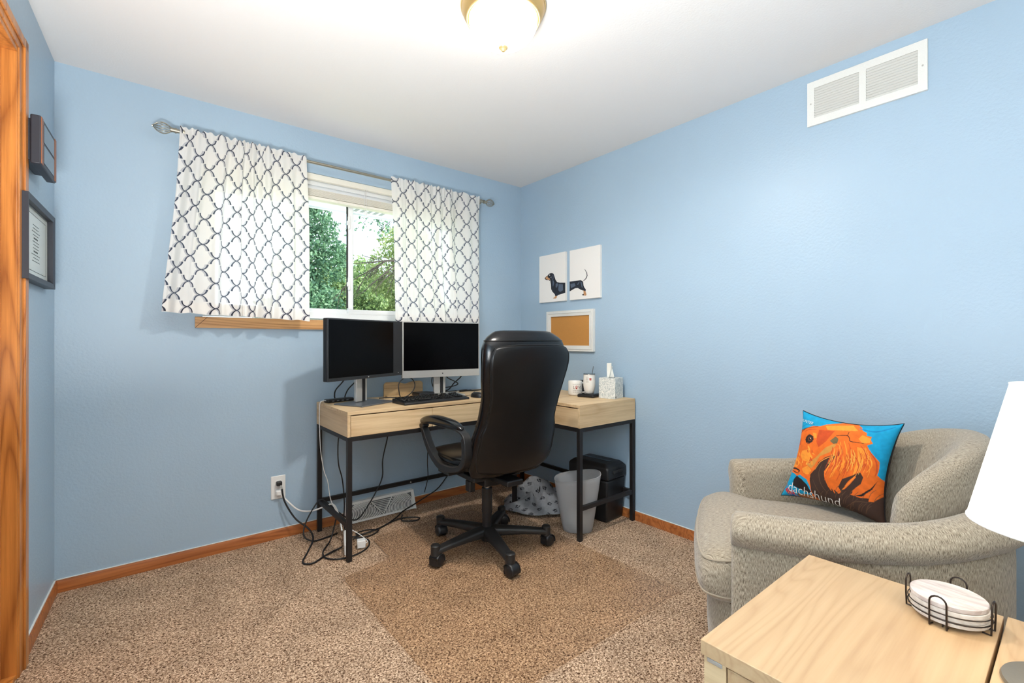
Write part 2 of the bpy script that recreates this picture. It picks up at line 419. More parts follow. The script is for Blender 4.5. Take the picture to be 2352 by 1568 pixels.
# left wall, a touch off square: local X runs towards the camera, local Y into the room
ML = Matrix(((-.0539, .9985, 0, -.284), (-.9985, -.0539, 0, 2.98), (0, 0, 1, 0), (0, 0, 0, 1)))
DX0, DX1, DZ = .66, 1.46, 2.165      # door opening along the wall
W = MB()
for x0, x1, z0, z1 in ((-.1, DX0, 0, ZC), (DX0, DX1, DZ, ZC), (DX1, 4.6, 0, ZC)):
    W.box(((x0+x1)/2, -.06, (z0+z1)/2), (x1-x0, .12, z1-z0), M=ML)
structure(W.build('wall_left', 'wall', smooth=0))
W = MB(); W.box((.6, YF-.06, ZC/2), (4.2, .12, ZC)); structure(W.build('wall_front', 'white_paint', smooth=0))
# baseboards
def baseboard(name, L, M):
    b = MB(); b.prism([(0, 0), (.012, 0), (.012, .045), (.008, .055), (0, .057)], 0, L, M=M @ Matrix(((0, 0, 1, 0), (1, 0, 0, 0), (0, 1, 0, 0), (0, 0, 0, 1))))
    c = MB(); c.box((L/2, .003, .0585), (L, .006, .003), M=M)
    o = b.build(name, 'oak_base', smooth=30); structure(o); k = c.build('paint_line', 'white_paint', o, smooth=0); return o
# local frames: X along wall, Y out of the wall
MBk = Matrix(((1, 0, 0, -.29), (0, -1, 0, YB), (0, 0, 1, 0), (0, 0, 0, 1)))
MRt = Matrix(((0, -1, 0, XR), (1, 0, 0, YF), (0, 0, 1, 0), (0, 0, 0, 1)))
baseboard('baseboard_back', XR+.29, MBk); baseboard('baseboard_right', YB-YF, MRt); baseboard('baseboard_left', DX0-.075, ML)
# door casing and jamb
d = MB()
cw = .082
def casing(bm, x0, x1, z0, z1, horiz):
    a = .30*(x1-x0) if not horiz else .30*(z1-z0)
    if not horiz:
        bm.box(((x0+x1)/2, .0075, (z0+z1)/2), (x1-x0, .015, z1-z0), M=ML)
        bm.box((x0+.14*(x1-x0)+.004, .018, (z0+z1)/2), (.52*(x1-x0), .008, z1-z0), M=ML)
    else:
        bm.box(((x0+x1)/2, .0075, (z0+z1)/2), (x1-x0, .015, z1-z0), M=ML)
        bm.box(((x0+x1)/2, .018, z1-.26*(z1-z0)-.004), (x1-x0, .008, .52*(z1-z0)), M=ML)
casing(d, DX0-cw+.015, DX0+.012, 0, DZ+.058, False)
o = d.build('door_1', 'oak_casing', bevel=.0025); structure(o, 'oak door casing on the left wall')
h = MB(); casing(h, DX0-cw+.015, DX1+.06, DZ, DZ+.058, True); h.build('head_casing', 'oak_casing', o, bevel=.0025)
j = MB(); j.box((DX0+.009, -.07, DZ/2), (.018, .16, DZ), M=ML); j.box((DX1-.009, -.07, DZ/2), (.018, .16, DZ), M=ML); j.box(((DX0+DX1)/2, -.07, DZ-.009), (DX1-DX0, .16, .018), M=ML)
j.box((DX0+.024, -.045, DZ/2), (.012, .035, DZ-.03), M=ML); j.build('jamb', 'oak_casing', o, bevel=.002)
s_ = MB(); s_.box(((DX0+DX1)/2, -.068, .008), (DX1-DX0, .15, .016), M=ML); s_.build('threshold', 'oak_casing', o, bevel=.002)
s_ = MB(); s_.box(((DX0+DX1)/2, -.1, DZ/2-.01), (DX1-DX0-.045, .035, DZ-.03), M=ML); s_.build('door_slab', 'oak_casing', o, bevel=.002)
# window: returns, sill, vinyl slider, glass
WY = YB+.075
w = MB()
fw_, fd = .034, .05
def frame(bm, x0, x1, z0, z1, y, wdt, dep):
    bm.box(((x0+x1)/2, y, z0+wdt/2), (x1-x0, dep, wdt)); bm.box(((x0+x1)/2, y, z1-wdt/2), (x1-x0, dep, wdt))
    bm.box((x0+wdt/2, y, (z0+z1)/2), (wdt, dep, z1-z0-2*wdt)); bm.box((x1-wdt/2, y, (z0+z1)/2), (wdt, dep, z1-z0-2*wdt))
frame(w, WX0, WX1, WZ0+.01, WZ1, WY+.02, .04, .06)
win = structure(w.build('window_1', 'white_vinyl', bevel=.003), 'white vinyl sliding window')
MX = 1.112
def sash(x0, x1, y, lm):
    q = MB(); frame(q, x0, x1, WZ0+.045, WZ1-.035, y, .032, .028); s0 = q.build('sash', 'white_vinyl', win, bevel=.003)
    g = MB(); g.box(((x0+x1)/2, y, (WZ0+WZ1)/2+.005), (x1-x0-.06, .004, WZ1-WZ0-.14)); g.build('pane', 'window_glass', s0, smooth=0); return s0
s1 = sash(WX0+.035, MX+.022, WY+.030, 0); s2 = sash(MX-.022, WX1-.035, WY+.002, 1)
k = MB(); k.box((MX-.026, WY+.0, 1.72), (.006, .012, .70)); k.build('sash_track_seal', 'dark_recess', win, smooth=0)
for z in (1.93, 1.53):
    k = MB(); k.box((MX-.018, WY-.018, z), (.016, .018, .085)); k.box((MX-.028, WY-.024, z-.005), (.012, .016, .03)); k.build('sash_latch', 'white_plastic', win, bevel=.004)
sl = MB(); sl.box(((WX0+WX1)/2, YB+.055, WZ0-.006), (WX1-WX0, .112, .016)); sl.build('stool', 'white_paint', win, bevel=.002)
t1 = MB()
sx0, sx1, st, sb = .25, 1.98, 1.284, 1.226
t1.ngon([(sx0, YB-.018, sb), (sx1, YB-.018, sb), (sx1-.055, YB-.018, st), (sx0+.055, YB-.018, st)])
t1.ngon([(sx0, YB-.018, sb), (sx0+.055, YB-.018, st), (sx0, YB-.018, st)]); t1.ngon([(sx1, YB-.018, sb), (sx1, YB-.018, st), (sx1-.055, YB-.018, st)])
t1.ngon([(sx0, YB, sb), (sx1, YB, sb), (sx1, YB-.018, sb), (sx0, YB-.018, sb)]); t1.ngon([(sx0, YB+.01, st), (sx1, YB+.01, st), (sx1, YB-.018, st), (sx0, YB-.018, st)])
t1.ngon([(sx0, YB, sb), (sx0, YB-.018, sb), (sx0, YB-.018, st), (sx0, YB, st)]); t1.ngon([(sx1, YB, sb), (sx1, YB-.018, sb), (sx1, YB-.018, st), (sx1, YB, st)])
structure(t1.build('trim_1', 'oak_sill', smooth=0, weld=False), 'oak board under the window')
m_ = MB(); 
for (a, b) in (((sx0, sb), (sx0+.055, st)), ((sx1, sb), (sx1-.055, st))):
    m_.tube([(a[0], YB-.0183, a[1]), (b[0], YB-.0183, b[1])], .0009, 4)
m_.build('mitre_joint', 'dark_recess', bpy.data.objects['trim_1'], smooth=0)
# blind pulled up
bl = thing('window_blind', 'raised cream slatted blind at the top of the window', 'blind', ((WX0+WX1)/2, YB+.03, 2.03))
BW = WX1-WX0-.02
q = MB(); q.box((0, -.008, .137), (BW, .03, .036)); q.build('valance', 'cream_slat', bl, bevel=.003)
q = MB()
for i in range(3): q.box((0, .004, .108-.024*i), (BW-.006, .046, .0028), R=Matrix.Rotation(math.radians(58), 3, 'X'))
q.build('slat', 'white_vinyl', bl, smooth=0)
q = MB()
for i in range(9): q.box((0, .004, .022+.0048*i), (BW-.006, .046, .003))
q.box((0, .004, .008), (BW-.004, .05, .016)); q.build('slat_stack', 'cream_slat', bl, smooth=0)
q = MB()
for dx in (-.0, .012): q.tube([(.06+dx, -.03, .13), (.058+dx, -.032, .04), (.062+dx, -.03, -.02)], .0012, 6)
for dx in (-.0, .012): q.lathe([(.0015, -.02), (.004, -.03), (.005, -.045), (.003, -.05)], 8, (.062+dx, -.03, 0))
q.build('lift_cord', 'white_plastic', bl)
# ---------------------------------------------------------------- outside the window
def eave():
    e = MB(); e.box((1.2, 3.34, 2.148), (3.6, .44, .016)); e.box((1.2, 3.565, 2.155), (3.6, .02, .05))
    o = e.build('eave', 'soffit', smooth=0); tag(o, 'white roof eave seen above the trees through the window', 'eave')
    for gx in (.55, 1.25, 1.95):
        s = MB()
        for i in range(6):
            for jy in range(2):
                s.box((gx+.05*i, 3.33+.12*jy, 2.1390), (.024, .085, .002))
        s.build('soffit_vent', 'slot_grey', o, smooth=0)
    return o
eave()
g = MB(); g.box((6, 22, -.62), (60, 36, .04)); structure(g.build('ground', 'lawn', smooth=0), 'lawn outside the window')
def leaves(pts, size, rng):
    n = len(pts); nrm = rng.normal(size=(n, 3)); nrm /= np.linalg.norm(nrm, axis=1)[:, None]
    a = np.cross(nrm, rng.normal(size=(n, 3))); a /= np.linalg.norm(a, axis=1)[:, None]; b = np.cross(nrm, a)
    s = size*(.6+.8*rng.random(n))[:, None]
    V = np.concatenate([pts-a*s, pts+b*s*.55, pts+a*s, pts-b*s*.55]).reshape(4, n, 3).transpose(1, 0, 2).reshape(-1, 3)
    return V
def tree(name, label, base, trunk_h, blobs, nleaf, size, mat, seed, group, tr=.12):
    rng = np.random.default_rng(seed); t = thing(name, label, 'tree', base, group=group)
    b = MB(); b.tube(smoothpath([(0, 0, 0), (.05, .03, trunk_h*.5), (-.04, .02, trunk_h)]), [tr*(1-.6*i/12) for i in range(13)], 10)
    for (c, r) in blobs[:14]:
        b.tube(smoothpath([(0, 0, min(c[2]*.55, trunk_h*.8)), (c[0]*.5, c[1]*.5, c[2]*.75), c], 4), [tr*.35*(1-.09*i) for i in range(9)], 6)
    b.build('trunk', 'bark', t)
    w = np.array([r**2 for _, r in blobs]); w = w/w.sum(); P = []
    for (c, r), f in zip(blobs, w):
        k = int(nleaf*f); d_ = rng.normal(size=(k, 3)); d_ /= np.linalg.norm(d_, axis=1)[:, None]
        q = d_*(r*(.55+.5*rng.random(k)**.6))[:, None]; q += .12*r*np.sin(q[:, [1, 2, 0]]*9/r); P.append(q+np.array(c))
    P = np.concatenate(P); V = leaves(P, size, rng); n = len(P)
    me = bpy.data.meshes.new('foliage'); me.vertices.add(4*n); me.vertices.foreach_set('co', V.ravel())
    me.loops.add(4*n); me.loops.foreach_set('vertex_index', np.arange(4*n)); me.polygons.add(n); me.polygons.foreach_set('loop_start', np.arange(n)*4)
    me.update(calc_edges=True); me.materials.append(MAT[mat])
    o = bpy.data.objects.new('foliage', me); COL.objects.link(o); o.parent = t; return t
def crown(seed, cx, cy, z0, z1, rad, n, taper=.6):
    rng = random.Random(seed); out = []
    for i in range(n):
        f = i/(n-1); z = z0+(z1-z0)*f; R = rad*(1-taper*f); a = rng.uniform(0, 2*PI); d_ = R*rng.uniform(.2, .8)
        out.append(((cx+d_*math.cos(a), cy+d_*math.sin(a), z), R*rng.uniform(.42, .6)))
    return out
G = 'trees in the garden behind the house'
tree('leafy_tree', 'tall dark green tree filling the left of the open window gap', (3.35, 12.0, -.6), 4.2, crown(3, 0, 0, .8, 6.3, 1.15, 34, .68), 30000, .045, 'leaf_dark', 1, G)
tree('leafy_tree', 'sunlit yellow-green tree seen through the right window pane', (6.1, 12.6, -.6), 3.2, crown(5, 0, 0, .6, 5.0, 1.8, 34, .6), 50000, .045, 'leaf_light', 2, G)
tree('leafy_shrub', 'low bright green shrub at the foot of the dark tree outside', (4.4, 11.2, -.6), 1.2, crown(8, 0, 0, .5, 2.9, .7, 20, .4), 14000, .042, 'leaf_mid', 4, G, .05)
tree('leafy_tree', 'far mid green trees behind the two nearer ones outside', (8.6, 24, -.6), 4, crown(9, 0, 0, 1, 4.6, 4.2, 40, .3), 42000, .10, 'leaf_mid', 6, G, .2)
def more_tree(src, label, loc, rz):
    o = copy_tree(src); o.location = loc; o.rotation_euler.z = rz; o['label'] = label
more_tree(bpy.data.objects['leafy_tree'], 'dark green tree standing behind the left curtain, faint through the cloth', (-.6, 13.5, -.6), 1.9)
more_tree(bpy.data.objects['leafy_tree.002'], 'far mid green trees hidden behind the left curtain', (-2.5, 24.5, -.6), 2.2)
def branch_tree():
    rng = random.Random(11); t = thing('bare_tree', 'sparse tree with dark bare twigs crossing the right window pane', 'tree', (4.15, 7.4, 2.35))
    b = MB(); tips = []
    def twig(p, d, L, r, lev):
        pts = [p]; q = Vector(p); dd = Vector(d).normalized()
        for i in range(5):
            dd = (dd+Vector((rng.uniform(-.2, .2), rng.uniform(-.2, .2), rng.uniform(-.16, .1)))).normalized(); q = q+dd*L/5; pts.append(q.copy())
        b.tube(pts, [r*(1-.16*i) for i in range(6)], 5); tips.extend(pts[2:])
        if lev < 3:
            for k in range(4 if lev else 6):
                i = rng.randint(1, 4); nd = dd+Vector((rng.uniform(-.7, .4), rng.uniform(-.5, .5), rng.uniform(-1.0, .25)))
                twig(pts[i], nd, L*rng.uniform(.4, .62), r*.5, lev+1)
    twig((0, 0, .25), (-1, -.1, -.22), 1.5, .03, 0); twig((0, 0, .2), (-.75, 0, -.75), 1.5, .022, 0); twig((.1, 0, 1.05), (-1, 0, .02), 1.2, .018, 0); b.tube(smoothpath([(.16, .1, -2.95), (.22, .05, -1.2), (.1, 0, .2), (.16, 0, 1.3)]), [.07-.0025*i for i in range(19)], 8)
    b.build('branches', 'bark', t)
    rg = np.random.default_rng(5); P = np.array([list(tips[i]) for i in rg.integers(0, len(tips), 1100)])
    P = P[P[:, 2] > .55] if (P[:, 2] > .55).sum() > 80 else P
    P = P+rg.normal(size=P.shape)*.06; V = leaves(P, .028, rg); n = len(P)
    me = bpy.data.meshes.new('leaves'); me.from_pydata([tuple(v) for v in V], [], [tuple(range(4*i, 4*i+4)) for i in range(n)]); me.materials.append(MAT['leaf_dark'])
    o = bpy.data.objects.new('leaves', me); COL.objects.link(o); o.parent = t
branch_tree()
# ---------------------------------------------------------------- curtains and rod
RY, RZ = 2.893, 2.217
rod = thing('curtain_rod', 'pewter curtain rod with wire cage finials above the window', 'curtain rod', (1.12, RY, RZ))
q = MB(); q.cyl((-.945, 0, 0), (.2, 0, 0), .0085, 14); q.cyl((.1, 0, 0), (.945, 0, 0), .0068, 14); q.build('rod', 'pewter', rod)
for sx in (-1, 1):
    f = MB(); x0 = sx*.945
    f.cyl((x0, 0, 0), (x0+sx*.03, 0, 0), .011, 14); f.cyl((x0+sx*.008, 0, 0), (x0+sx*.014, 0, 0), .014, 14); f.cyl((x0+sx*.028, 0, 0), (x0+sx*.034, 0, 0), .013, 14)
    for k in range(12):
        a0 = 2*PI*k/12; pts = []
        for i in range(13):
            u = i/12; rr = .027*math.sin(PI*min(.985, .10+.88*u))**.75; a = a0+u*.9; pts.append((x0+sx*(.032+.072*u), rr*math.cos(a), rr*math.sin(a)))
        f.tube(pts, .0016, 5)
    f.cyl((x0+sx*.1, 0, 0), (x0+sx*.108, 0, 0), .005, 8); f.build('finial', 'pewter', rod)
    b = MB(); b.tube([(sx*.925, 0, -.012), (sx*.925, .03, -.02), (sx*.925, YB-RY-.004, -.02)], .0055, 8); b.box((sx*.925, YB-RY-.003, -.03), (.022, .006, .07)); b.lathe([(.0125, -.016), (.0145, 0), (.0125, .016)], 14, M=Matrix.Translation((sx*.925, 0, 0)) @ Matrix.Rotation(PI/2, 4, 'Y'))
    b.build('bracket', 'pewter', rod)
def curtain(name, label, tl, tr_, bl_, br_, seed, cells, dens, flat_side, folds):
    rng = random.Random(seed); K = 220; Nv = 90
    ph = [0]; 
    for i in range(K): 
        u = i/K; dd = dens(u)*(1+.35*math.sin(13*u+seed)); ph.append(ph[-1]+dd/K)
    def fn(u, v):
        p = ph[min(K, int(u*K))]+(ph[min(K, int(u*K)+1)]-ph[min(K, int(u*K))])*(u*K-int(u*K))
        x = (tl[0]+(tr_[0]-tl[0])*u)*(1-v)+(bl_[0]+(br_[0]-bl_[0])*u)*v
        zt, zb = RZ+.021, (bl_[1]+(br_[1]-bl_[1])*u)
        z = zt*(1-v)+zb*v
        env = 1 if flat_side is None else (.12+.88*min(1, max(0, (abs(u-flat_side))/.28)))
        A = (.006+.0125*min(1, v*4)*(1+.15*v))*env
        hd = math.exp(-((v-.045)/.02)**2)
        y = -.0125-.004*env*math.sin(6.28*p*2.1+1.3)*max(0, 1-v*9)
        y += A*(math.sin(6.283*p)*.75+.25*math.sin(6.283*p*2.3+v*1.1+seed)) - A*.75*(1-min(1, v*6))
        y += .03*v*v*(-1)
        for (uf, wf, af) in folds: y -= af*min(1, .25+1.6*v)*math.exp(-((u-uf-.03*v*math.sin(3*v+uf*9))/wf)**2); 
        gt = max(0, 1-v/.16)*env; y += -.0035*gt*math.sin(6.283*p*3.3+seed)-.003*gt; z += .0035*gt*math.sin(6.283*p*3.3+seed+1)*(1 if v < .03 else .3)
        x += .006*math.sin(6.283*p*1.03+2)*min(1, v*3)+.01*math.sin(4*v+6*u+seed)*v
        z += .003*math.sin(6.28*p)*v+.004*math.sin(6.283*p*1.7)*(v < .02)
        if .03 < v < .07: y = min(y, -.011)
        return (x, RY+min(y, .06), z)
    q = MB(); q.grid(fn, K+1, Nv+1)
    uvl = q.uv
    # arc length along the cloth gives the print coordinate
    P = np.array([fn(i/K, .5) for i in range(K+1)]); s = np.concatenate([[0], np.cumsum(np.linalg.norm(np.diff(P[:, :2], axis=0), axis=1))])
    for f in q.bm.faces:
        for lp in f.loops:
            u, v = lp[uvl].uv; lp[uvl].uv = (float(np.interp(u*K, range(K+1), s))/cells[0]+cells[2], v*.94/cells[1]+cells[3])
    for f in q.bm.faces: f.smooth = True
    o = q.build(name, 'curtain', smooth=180)
    # doubled hem: second layer of cloth just behind the first
    h = MB(); h.grid(lambda u, v: (lambda p: (p[0], p[1]+.0022, p[2]))(fn(u, .938+.060*v)), K+1, 6); 
    for f in h.bm.faces:
        for lp in f.loops:
            u, v = lp[h.uv].uv; lp[h.uv].uv = (float(np.interp(u*K, range(K+1), s))/cells[0]+cells[2], (.938+.06*v)*.94/cells[1]+cells[3])
    ho = h.build('hem', 'curtain', smooth=180)
    recenter(o); ho.data.transform(Matrix.Translation(-o.location)); ho.parent = o
    return tag(o, label, 'curtain', 'printed curtains on the window')
curtain('curtain', 'white trellis print curtain hanging left of the window gap, the wider one', (.180, 0), (.785, 0), (.108, 1.300), (.800, 1.272), 1, (.122, .130, .1, .02), lambda u: 5.2+2.4*math.sin(3*u), 1.0, ((.20, .022, .016), (.33, .03, .014), (.47, .016, .020), (.62, .02, .012), (.78, .03, .007)))
curtain('curtain', 'white trellis print curtain hanging at the right, nearest the room corner', (1.312, 0), (2.022, 0), (1.338, 1.278), (2.022, 1.286), 7, (.122, .130, .35, .3), lambda u: 5.6+2.6*math.sin(5*u), 0.0, ((.30, .02, .012), (.46, .025, .016), (.62, .018, .020), (.84, .03, .016)))
# ---------------------------------------------------------------- on the walls
def ceiling_light():
    t = thing('ceiling_light', 'flush ceiling light with brass rim and frosted white bowl', 'ceiling light', (1.095, 1.40, ZC))
    q = MB(); q.lathe([(.150, 0), (.160, -.002), (.163, -.010), (.158, -.014), (.159, -.020), (.154, -.034), (.146, -.046), (.140, -.052), (.141, -.057), (.137, -.060), (.130, -.060)], 64); q.build('brass_pan', 'brass', t)
    q = MB(); q.tube([(.1385*math.cos(a*PI/32), .1385*math.sin(a*PI/32), -.0585) for a in range(64)], .0028, 8, closed=True); q.tube([(.1605*math.cos(a*PI/32), .1605*math.sin(a*PI/32), -.013) for a in range(64)], .0025, 8, closed=True); q.build('rim', 'brass_rim', t)
    q = MB(); q.lathe([(.131, -.058)]+[(.131*math.cos(a), -.060-.098*math.sin(a)) for a in [PI/2*i/14 for i in range(1, 15)]], 64); q.build('glass_bowl', 'lamp_glass', t, smooth=180)
    q = MB(); q.lathe([(.004, -.154), (.017, -.157), (.0185, -.162), (.017, -.166), (.012, -.169), (.011, -.172), (.006, -.178), (.0001, -.179)], 20); q.build('finial', 'brass_rim', t)
    # the bulb: shines down through the frosted bowl
    sp = bpy.data.objects.new('bulb', bpy.data.lights.new('bulb', 'SPOT')); COL.objects.link(sp); sp.parent = t; sp.location = (0, 0, -.085)
    sp.data.energy = BULB; sp.data.color = (1, .96, .90); sp.data.shadow_soft_size = .06; sp.data.spot_size = math.radians(180); sp.data.spot_blend = 1.0
ceiling_light()
def wall_grille():
    # local: X to the right as seen from the room (-Y world), Z up, Y out of the wall
    M = Matrix(((0, -1, 0, 0), (-1, 0, 0, 0), (0, 0, 1, 0), (0, 0, 0, 1)))
    t = thing('air_vent', 'white louvred return air grille high on the right wall', 'vent', (XR, .620, 2.285)); Wd, Hh = .436, .208
    q = MB(); bx = [(-Wd/2, -.188), (-.0125, .0125), (.188, Wd/2)]
    for a, b in bx: q.box(((a+b)/2, .006, 0), (b-a, .012, Hh), M=M)
    for z0, z1 in ((-Hh/2, -.070), (.070, Hh/2)): 
        for a, b in ((-.188, -.0125), (.0125, .188)): q.box(((a+b)/2, .006, (z0+z1)/2), (b-a, .012, z1-z0), M=M)
    q.build('frame', 'white_paint', t, weld=True, smooth=30)
    for a, b in ((-.188, -.0125), (.0125, .188)):
        q = MB()
        for i in range(12): q.box(((a+b)/2, .0068, -.0645+.01275*i*.92), (b-a, .0125, .0014), R=Matrix.Rotation(math.radians(32), 3, 'X'), M=M)
        q.build('louvre_bank', 'white_paint', t, smooth=0)
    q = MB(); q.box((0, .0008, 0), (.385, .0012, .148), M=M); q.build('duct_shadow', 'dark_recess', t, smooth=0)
    for x in (-.203, .203):
        q = MB(); q.cyl((x, .012, 0), (x, .0138, 0), .0035, 12, M=M); q.build('screw', 'silver', t)
wall_grille()
def framed(name, label, cat, M, w, h, fwd, dep, mats, recess=.008, group=None):
    t = thing(name, label, cat, M.translation, group=group); R = M.to_3x3().to_4x4(); q = MB()
    q.faces(*ring(w, h, fwd, 0, dep, recess), M=R); q.build('frame', mats[0], t, smooth=0, bevel=.0012)
    return t, R
def ring(w, h, f, y0, y1, rec):
    V = []
    for (a, b, y) in ((w/2, h/2, y0), (w/2, h/2, y1), (w/2-f, h/2-f, y1-rec*.4), (w/2-f, h/2-f, y0)):
        V += [(-a, y, -b), (a, y, -b), (a, y, b), (-a, y, b)]
    Fc = []
    for k in range(3):
        for i in range(4): j = (i+1) % 4; Fc.append((k*4+i, k*4+j, k*4+4+j, k*4+4+i))
    for i in range(4): j = (i+1) % 4; Fc.append((12+i, 12+j, j, i))
    return V, Fc
MRW = Matrix(((0, -1, 0, XR), (-1, 0, 0, 0), (0, 0, 1, 0), (0, 0, 0, 1)))   # right wall: X right, Y out
def at(M, y, z): m = M.copy(); m.translation = Vector((M.translation.x, y, z)); return m
def flat(b, pts, y, R, mi=0):
    b.mi = mi; b.ngon([(x, y, z) for x, z in pts], M=R)
def smooth2(pts, k=4): return [(p.x, p.y) for p in smoothpath([(a, b, 0) for a, b in pts], k, closed=True)]
# dachshund diptych.  crop pixels -> canvas coordinates via the canvas corners
def bil_inv(quad, p):
    (tl, tr, br, bl) = [np.array(c, float) for c in quad]; u = v = .5
    for _ in range(12):
        f = tl*(1-u)*(1-v)+tr*u*(1-v)+br*u*v+bl*(1-u)*v-np.array(p, float)
        ju = (tr-tl)*(1-v)+(br-bl)*v; jv = (bl-tl)*(1-u)+(br-tr)*u
        d_ = np.linalg.solve(np.array([ju, jv]).T, f); u, v = u-d_[0], v-d_[1]
    return u, v
def canvas(label, yc, zc, w, h, quad, art):
    t = thing('canvas_print', label, 'wall art', (XR, yc, zc), group='pair of dachshund canvases'); R = MRW.to_3x3().to_4x4()
    q = MB(); q.box((0, .010, 0), (w, .020, h), M=R); q.build('canvas', 'canvas', t, bevel=.0015)
    b = MB(); y = .0204
    for i, (mi, pts) in enumerate(art):
        P = [bil_inv(quad, p) for p in pts]; P = [((u-.5)*w, (.5-v)*h) for u, v in P]; P = [(max(-w/2+.001, min(w/2-.001, a)), c) for a, c in P]
        flat(b, P if len(P) < 5 else P, y+.00012*i, R, mi)
    b.build('dog_painting', ['dog_black', 'dog_tan', 'dog_grey', 'dog_white'], t, smooth=0)
QL = ((88, 262), (808, 118), (832, 1468), (112, 1530)); QR = ((940, 88), (1765, -70), (1790, 1365), (962, 1440))
canvas('white canvas with the head and front half of a black dachshund', 2.586, 1.639, .288, .368, QL, [
    (0, [(255, 855), (300, 800), (350, 770), (365, 740), (400, 718), (460, 710), (505, 730), (530, 800), (560, 890), (605, 960), (680, 975), (832, 975), (832, 1250), (760, 1275), (640, 1312), (610, 1340), (560, 1340), (545, 1290), (480, 1220), (445, 1150), (435, 1020), (415, 905), (395, 930), (380, 900), (310, 900), (275, 885)]),
    (1, [(270, 850), (335, 785), (350, 830), (400, 860), (415, 890), (380, 895), (330, 885), (290, 870)]), (1, [(560, 1335), (610, 1340), (600, 1390), (575, 1408), (505, 1408), (515, 1385), (550, 1365)]),
    (0, [(255, 850), (275, 830), (290, 850), (275, 870)]), (2, [(570, 1000), (620, 985), (635, 1030), (600, 1110), (570, 1100)]), (2, [(480, 910), (500, 900), (530, 980), (500, 1080), (485, 1060)]), (2, [(650, 1010), (760, 1020), (770, 1180), (690, 1230), (640, 1180)]),
    (3, [(385, 765), (400, 750), (410, 770), (398, 785)]), (3, [(430, 820), (440, 815), (445, 832), (433, 838)]), (2, [(455, 800), (500, 740), (520, 830), (490, 900), (465, 880)]), (0, [(470, 800), (495, 755), (510, 830), (488, 880), (474, 870)])])
canvas('white canvas with the rear half and raised tail of a black dachshund', 2.254, 1.638, .290, .366, QR, [
    (0, [(952, 930), (1180, 905), (1270, 890), (1335, 930), (1350, 1040), (1380, 1105), (1415, 1140), (1408, 1190), (1400, 1250), (1350, 1180), (1270, 1150), (1190, 1105), (1110, 1115), (955, 1200)]),
    (0, [(1340, 905), (1400, 850), (1432, 770), (1420, 690), (1370, 600), (1385, 600), (1440, 690), (1452, 770), (1425, 850), (1350, 918)]),
    (1, [(1350, 1170), (1408, 1195), (1435, 1280), (1420, 1315), (1330, 1305), (1320, 1290), (1355, 1260)]), (0, [(1320, 1280), (1350, 1265), (1365, 1290), (1350, 1312), (1322, 1300)]),
    (2, [(1170, 1010), (1220, 940), (1245, 930), (1200, 1020)]), (2, [(1260, 930), (1300, 950), (1330, 1110), (1300, 1080), (1280, 1000)]), (2, [(980, 1000), (1100, 970), (1130, 1050), (1000, 1110)])])
t, R = framed('cork_board', 'small cork board in a white frame behind the chair', 'cork board', at(MRW, 2.408, 1.230), .478, .302, .042, .022, ['white_paint'])
q = MB(); q.box((0, .006, 0), (.40, .006, .225), M=R); q.build('cork_sheet', 'cork', t, smooth=0)
q = MB(); V, Fc = ring(.478-.03, .302-.03, .004, .021, .0245, 0); q.faces(V, Fc, M=R); q.build('moulding', 'white_paint', t, smooth=0)
# left wall frames (ML: X to the camera, Y into the room).  seen from the room X points left
def mlw(x, z): m = ML.copy(); m.translation = ML @ Vector((x, 0, z)); return m
t, R = framed('certificate_frame', 'black framed certificate under glass, the lower frame on the left wall', 'picture frame', mlw(.418, 1.530), .452, .306, .022, .032, ['frame_black'])
q = MB(); q.box((0, .008, 0), (.41, .006, .265), M=R); q.build('certificate', 'paper', t, smooth=0)
q = MB(); V, Fc = ring(.40, .255, .0015, .0112, .0118, 0); q.faces(V, Fc, M=R); V, Fc = ring(.34, .215, .0012, .0112, .0118, 0); q.faces(V, Fc, M=R)
rng = random.Random(4)
for i in range(12):
    z = .070-.0125*i; n = rng.uniform(.07, .13) if i not in (4, 8) else .06
    x = -n/2
    while x < n/2:
        l = rng.uniform(.004, .014); q.box((x+l/2, .0115, z), (l*.8, .0006, .0022 if i not in (4, 8) else .0055), M=R); x += l+.003
q.build('printed_lines', 'ink', t, smooth=0)
t = thing('photo_frame', 'deep black frame with copper side strips, the upper frame on the left wall', 'picture frame', mlw(.474, 1.883).translation); R = ML.to_3x3().to_4x4()
q = MB(); q.box((.015, .014, -.0), (.215, .028, .150), M=R); q.build('back_box', 'frame_black', t, bevel=.004)
q = MB(); q.box((0, .042, 0), (.262, .028, .176), M=R); q.build('face', 'frame_black', t, bevel=.004)
for x in (-.115, .115):
    q = MB(); q.box((x, .0565, 0), (.026, .003, .168), M=R); q.build('copper_strip', 'copper_strip', t, smooth=0)
for z in (.038, -.038):
    q = MB(); q.box((0, .0565, z), (.178, .002, .066), M=R); q.build('photo_window', 'glass_dark', t, smooth=0)
def outlet():
    t = thing('wall_outlet', 'white wall outlet low on the wall left of the desk', 'outlet', (.655, YB, .30))
    q = MB(); q.box((0, -.003, 0), (.078, .006, .135)); q.build('cover_plate', 'white_plastic', t, bevel=.003)
    for z in (.026, -.026): q = MB(); q.box((0, -.007, z), (.034, .004, .03)); q.build('receptacle', 'white_plastic', t, bevel=.006)
outlet()
